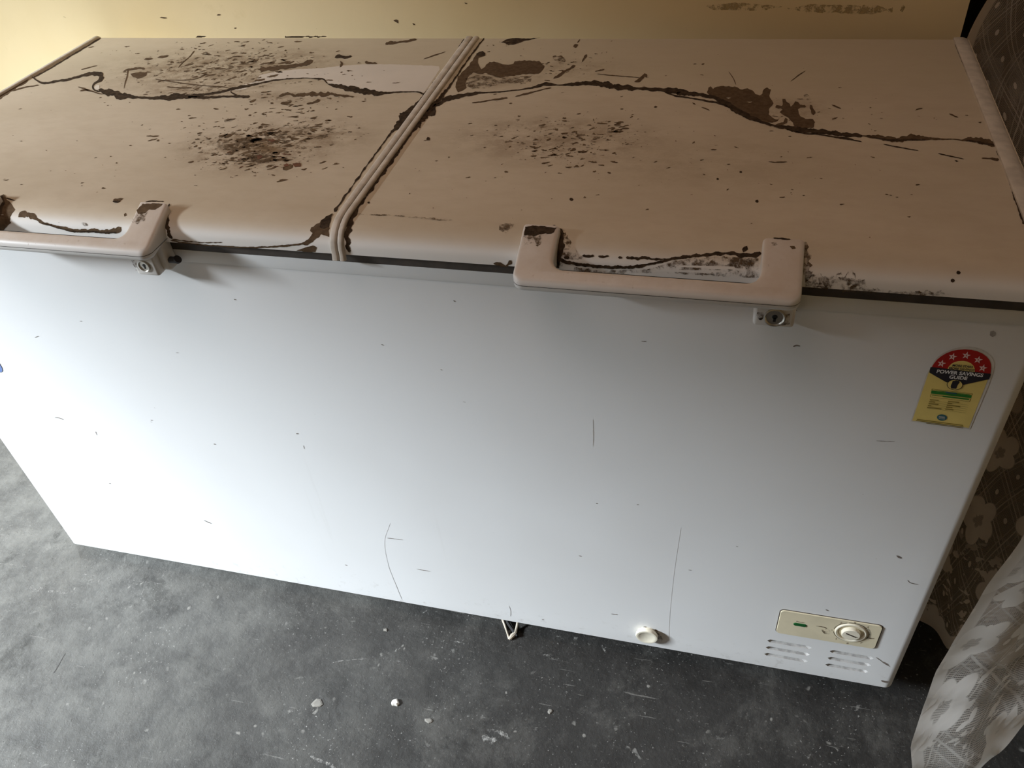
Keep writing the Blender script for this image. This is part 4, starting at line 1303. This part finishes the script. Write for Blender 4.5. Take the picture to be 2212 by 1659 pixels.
# ------------------------------------------------------------------ curtains
def cloth(name, fn, nu, nv, mat, width, height):
    bm = bmesh.new()
    uvl = bm.loops.layers.uv.new('UVMap')
    grid = [[bm.verts.new(fn(i / nu, j / nv)) for i in range(nu + 1)] for j in range(nv + 1)]
    for j in range(nv):
        for i in range(nu):
            f = bm.faces.new((grid[j][i], grid[j][i + 1], grid[j + 1][i + 1], grid[j + 1][i]))
            f.smooth = True
            for l, (a, b) in zip(f.loops, ((i, j), (i + 1, j), (i + 1, j + 1), (i, j + 1))):
                l[uvl].uv = (a / nu * width, b / nv * height)
    me = bpy.data.meshes.new(name)
    org = Vector((grid[0][nu // 2].co.x, grid[0][nu // 2].co.y, 0))
    for v in bm.verts: v.co -= org
    bm.to_mesh(me)
    bm.free()
    o = link(name, me, mat)
    o.location = org
    return o


# curtain over the opening beside the freezer's far corner
def lerp_tab(tab, t):
    for (a, va), (b, vb) in zip(tab, tab[1:]):
        if t <= b:
            k = (t - a) / (b - a)
            k = k * k * (3 - 2 * k)
            return va + (vb - va) * k
    return tab[-1][1]


def curtain_far(u, v):
    z = 0.02 + v * 2.08
    w_ = 0.52
    s = u * w_
    lx = lerp_tab([(0, 1.655), (0.3, 1.645), (0.7, 1.622), (0.84, 1.594), (1.05, 1.648), (1.35, 1.71), (2.2, 1.78)], z)
    ly = lerp_tab([(0, 0.165), (0.35, 0.30), (0.62, 0.50), (0.80, 0.665), (2.2, 0.690)], z)
    ang = lerp_tab([(0, -0.80), (0.4, -0.6), (0.75, -0.12), (0.9, -0.05), (2.2, 0)], z)
    fold = 0.016 * math.sin(s * 30 + 0.6 + 1.2 * z) * min(1, s * 12) + 0.008 * math.sin(s * 71 + z * 2) * min(1, s * 12)
    fold -= 0.03 * math.exp(-((s - 0.115 + (0.78 - z) * .35) / 0.022) ** 2)
    sa = min(s, 0.075)
    x = lx + (sa * math.cos(ang) + (s - sa)) * 0.95 - fold * math.sin(ang) * (1 if s < .075 else 0)
    y = ly + sa * math.sin(ang) + fold
    return Vector((x, y, z))


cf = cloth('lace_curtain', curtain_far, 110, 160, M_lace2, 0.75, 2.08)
tag(cf, 'dim lace curtain with diamond trellis hanging beside the back right corner of the freezer', 'curtain', 'lace curtains')


def curtain_near(u, v):
    z0 = 0.075
    s = u * 0.44
    hem = 0.028 + 0.72 * min(s, 0.20)
    z = hem + v * (2.05 - hem)
    tabx = [(0.0, 1.605), (0.12, 1.597), (0.16, 1.590), (0.20, 1.602), (0.24, 1.611), (0.28, 1.621), (0.38, 1.638), (0.5, 1.654), (0.8, 1.69), (2.1, 1.76)]
    taby = [(0.0, -0.19), (0.12, -0.170), (0.16, -0.145), (0.20, -0.105), (0.24, -0.075), (0.28, -0.060), (0.38, -0.037), (0.5, -0.029), (0.8, -0.02), (2.1, 0.0)]
    lx, ly = lerp_tab(tabx, z), lerp_tab(taby, z)
    fold = 0.010 * math.sin(s * 26 + z * 1.7 + 2.6) * min(1, s * 10) + 0.004 * math.sin(s * 60 + z * 5) * min(1, s * 10) + 0.006 * math.sin(z * 9 + s * 8) * min(1, s * 6)
    dx_, dy_ = 0.93, 0.36
    return Vector((lx + s * dx_ - fold * dy_, ly + s * dy_ + fold * dx_, z))


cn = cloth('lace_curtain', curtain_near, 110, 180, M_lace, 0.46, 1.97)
tag(cn, 'brighter white floral lace curtain swung forward, hem near the floor', 'curtain', 'lace curtains')
bm = bmesh.new()
tube(bm, [(1.60, 0.66, 2.125), (2.32, 0.66, 2.125)], 0.010, 12)
tag(obj('curtain_rod', bm, M_wood, None, (1.96, 0.66, 2.125)), 'wooden curtain rod above the curtained opening', 'rod')

bm = bmesh.new()
tube(bm, [(1.74, -0.015, 2.065), (2.45, 0.26, 2.065)], 0.010, 12)
tag(obj('curtain_rod', bm, M_wood, None, (2.1, 0.12, 2.065)), 'wooden curtain rod fixed to the right wall, holding the brighter floral curtain', 'rod')

# ------------------------------------------------------------------ floor marks and litter
def fl_rib(a, wm=1.0):
    ribbon('pale_scuff', [(p[0], p[1], p[2]) for p in a], floor_hit, M_scuff, floor, org=(0, 0, 0), rough=.6, wmul=wm)


fl_rib([(-4, 1217, 1.2), (60, 1224, 1.2), (140, 1237, .8)], .7)
fl_rib([(172, 1240, 1.2), (230, 1246, 1.2), (300, 1255, 1), (372, 1265, .8)], .7)
fl_rib([(62, 1270, 2.5), (90, 1273, 3.5), (98, 1271, 2)])
fl_rib([(103, 1277, 2), (125, 1279, 2.6), (156, 1281, 1.6)])
fl_rib([(272, 1198, 1), (270, 1212, 1.6), (267, 1224, 1)])
fl_rib([(670, 1633, 2), (690, 1642, 3), (712, 1652, 2.4), (730, 1665, 2)])
fl_rib([(1173, 1414, 2), (1190, 1418, 4), (1208, 1423, 1.2)])
fl_rib([(1300, 1392, 2), (1305, 1402, 1.4), (1310, 1412, 1.6)])
fl_rib([(715, 1432, 1), (740, 1427, 1), (792, 1423, .8)], .8)
fl_rib([(852, 1407, 2), (865, 1399, 2.2)])
fl_rib([(980, 1385, 1.4), (1004, 1391, 1.4)])
fl_rib([(215, 1430, .8), (240, 1437, .6)])
fl_rib([(912, 1325, 1.6), (925, 1318, 1)])
fl_rib([(1052, 1575, 1.4), (1085, 1583, 2.6), (1100, 1600, 2.4)], 1.4)
fl_rib([(1040, 1590, 5), (1062, 1600, 7), (1075, 1597, 3)])
M_crack = simple('crack_grey', (0.10, 0.095, 0.09), 0.9)
ribbon('crack', [(115, 1455, .8), (126, 1437, 1), (134, 1422, 1), (141, 1411, .6)], floor_hit, M_crack, floor, org=(0, 0, 0), wmul=.7)
for o in list(floor.children):
    pass


def chip(px, py, r, th, lab, mat, stretch=1.2, cat='chip'):
    c = hit(px, py, 2, 0.0)
    bm = bmesh.new()
    n = 9
    random.seed(int(px))
    rr = [(0.7 + 0.5 * random.random()) for _ in range(n)]
    rings = []
    for h, k in ((0, 1.0), (th * .6, 0.95), (th, 0.62)):
        rings.append([bm.verts.new((c.x + r * stretch * rr[i] * k * math.cos(2 * math.pi * i / n), c.y + r * rr[i] * k * math.sin(2 * math.pi * i / n), h)) for i in range(n)])
    bm.faces.new(rings[0][::-1])
    for a, b in zip(rings, rings[1:]):
        for i in range(n): bm.faces.new((a[i], a[(i + 1) % n], b[(i + 1) % n], b[i]))
    bm.faces.new(rings[-1])
    return tag(obj('plaster_chip', bm, mat, None, (c.x, c.y, 0)), lab, cat, 'pale plaster chips on the floor')


M_chipg = simple('grey_flake', (0.24, 0.225, 0.20), 0.9)
chip(854, 1519, 0.0072, 0.005, 'small white plaster chip alone on the grey floor in front of the freezer', M_chip, 1.0)
chip(687, 1520, 0.0085, 0.002, 'flat grey plaster flake lying left of the white chip', M_chipg, 1.3)
chip(833, 1361, 0.0035, 0.002, 'tiny pale plaster chip on the floor close under the freezer front edge', M_chipg)
chip(926, 1557, 0.004, 0.002, 'narrow grey plaster flake right of and nearer than the white chip', M_chipg, 1.8)
chip(1188, 1537, 0.0045, 0.002, 'round pale plaster speck on the dark floor at the middle front', M_chipg, 1.0)

# torn string hanging out from under the freezer onto the floor
bm = bmesh.new()
def fp(x, y, z): 
    return hit(x, y, 2, z)
tube(bm, [fp(1086, 1338, .004), fp(1091, 1352, .003), fp(1096, 1368, .003), fp(1100, 1381, .003)], 0.0022, 8, [1.2, 1, .8, .9])
tube(bm, [fp(1100, 1381, .003), fp(1107, 1373, .004), fp(1113, 1368, .005), fp(1116, 1356, .006), fp(1118, 1344, .012)], 0.0024, 8, [.9, 2.0, 1.4, 1, .9])
tube(bm, [fp(1104, 1381, .003), fp(1106, 1374, .003), fp(1109, 1366, .003)], 0.0016, 6)
tag(obj('string', bm, M_string, None, tuple(fp(1100, 1370, 0)), smooth=True), 'frayed pale string poking out from under the freezer front edge', 'string')
bm = bmesh.new()
tube(bm, [fp(1092, 1332, .006), fp(1098, 1347, .006), fp(1107, 1360, .005), fp(1117, 1374, .005)], 0.0028, 8, [1, 1.1, 1.1, .8])
tag(obj('rubber_strip', bm, M_black, None, tuple(fp(1105, 1360, 0)), smooth=True), 'short black rubber strip lying beside the frayed string', 'strip')

# smudges on the back wall
for pts in ([(1943, 22), (1952, 10), (1956, 14), (1950, 26)], [(1918, 20), (1928, 17), (1926, 28), (1920, 26)], [(1700, 18), (1750, 10), (1900, 12), (1925, 22), (1880, 30), (1740, 26)], [(1520, 12), (1600, 6), (1690, 14), (1640, 24), (1540, 20)]):
    patch('smudge', pts, wall_hit, M_smudge, back, org=(0, 0, 0), rough=2)
for a in ([(850, 44, 2.5), (858, 47, 3), (860, 50, 1)], [(891, 50, 1.5), (897, 54, 2)], [(1003, 6, 1.5), (1010, 8, 1)], [(468, 33, 1), (477, 32, 2)], [(505, 61, 1.4), (511, 60, 1.6)], [(345, 38, .8), (355, 38, 1.6), (361, 39, 1)], [(137, 36, 1), (142, 38, 1.4)]):
    ribbon('smudge', a, wall_hit, M_brown, back, org=(0, 0, 0), rough=.5)
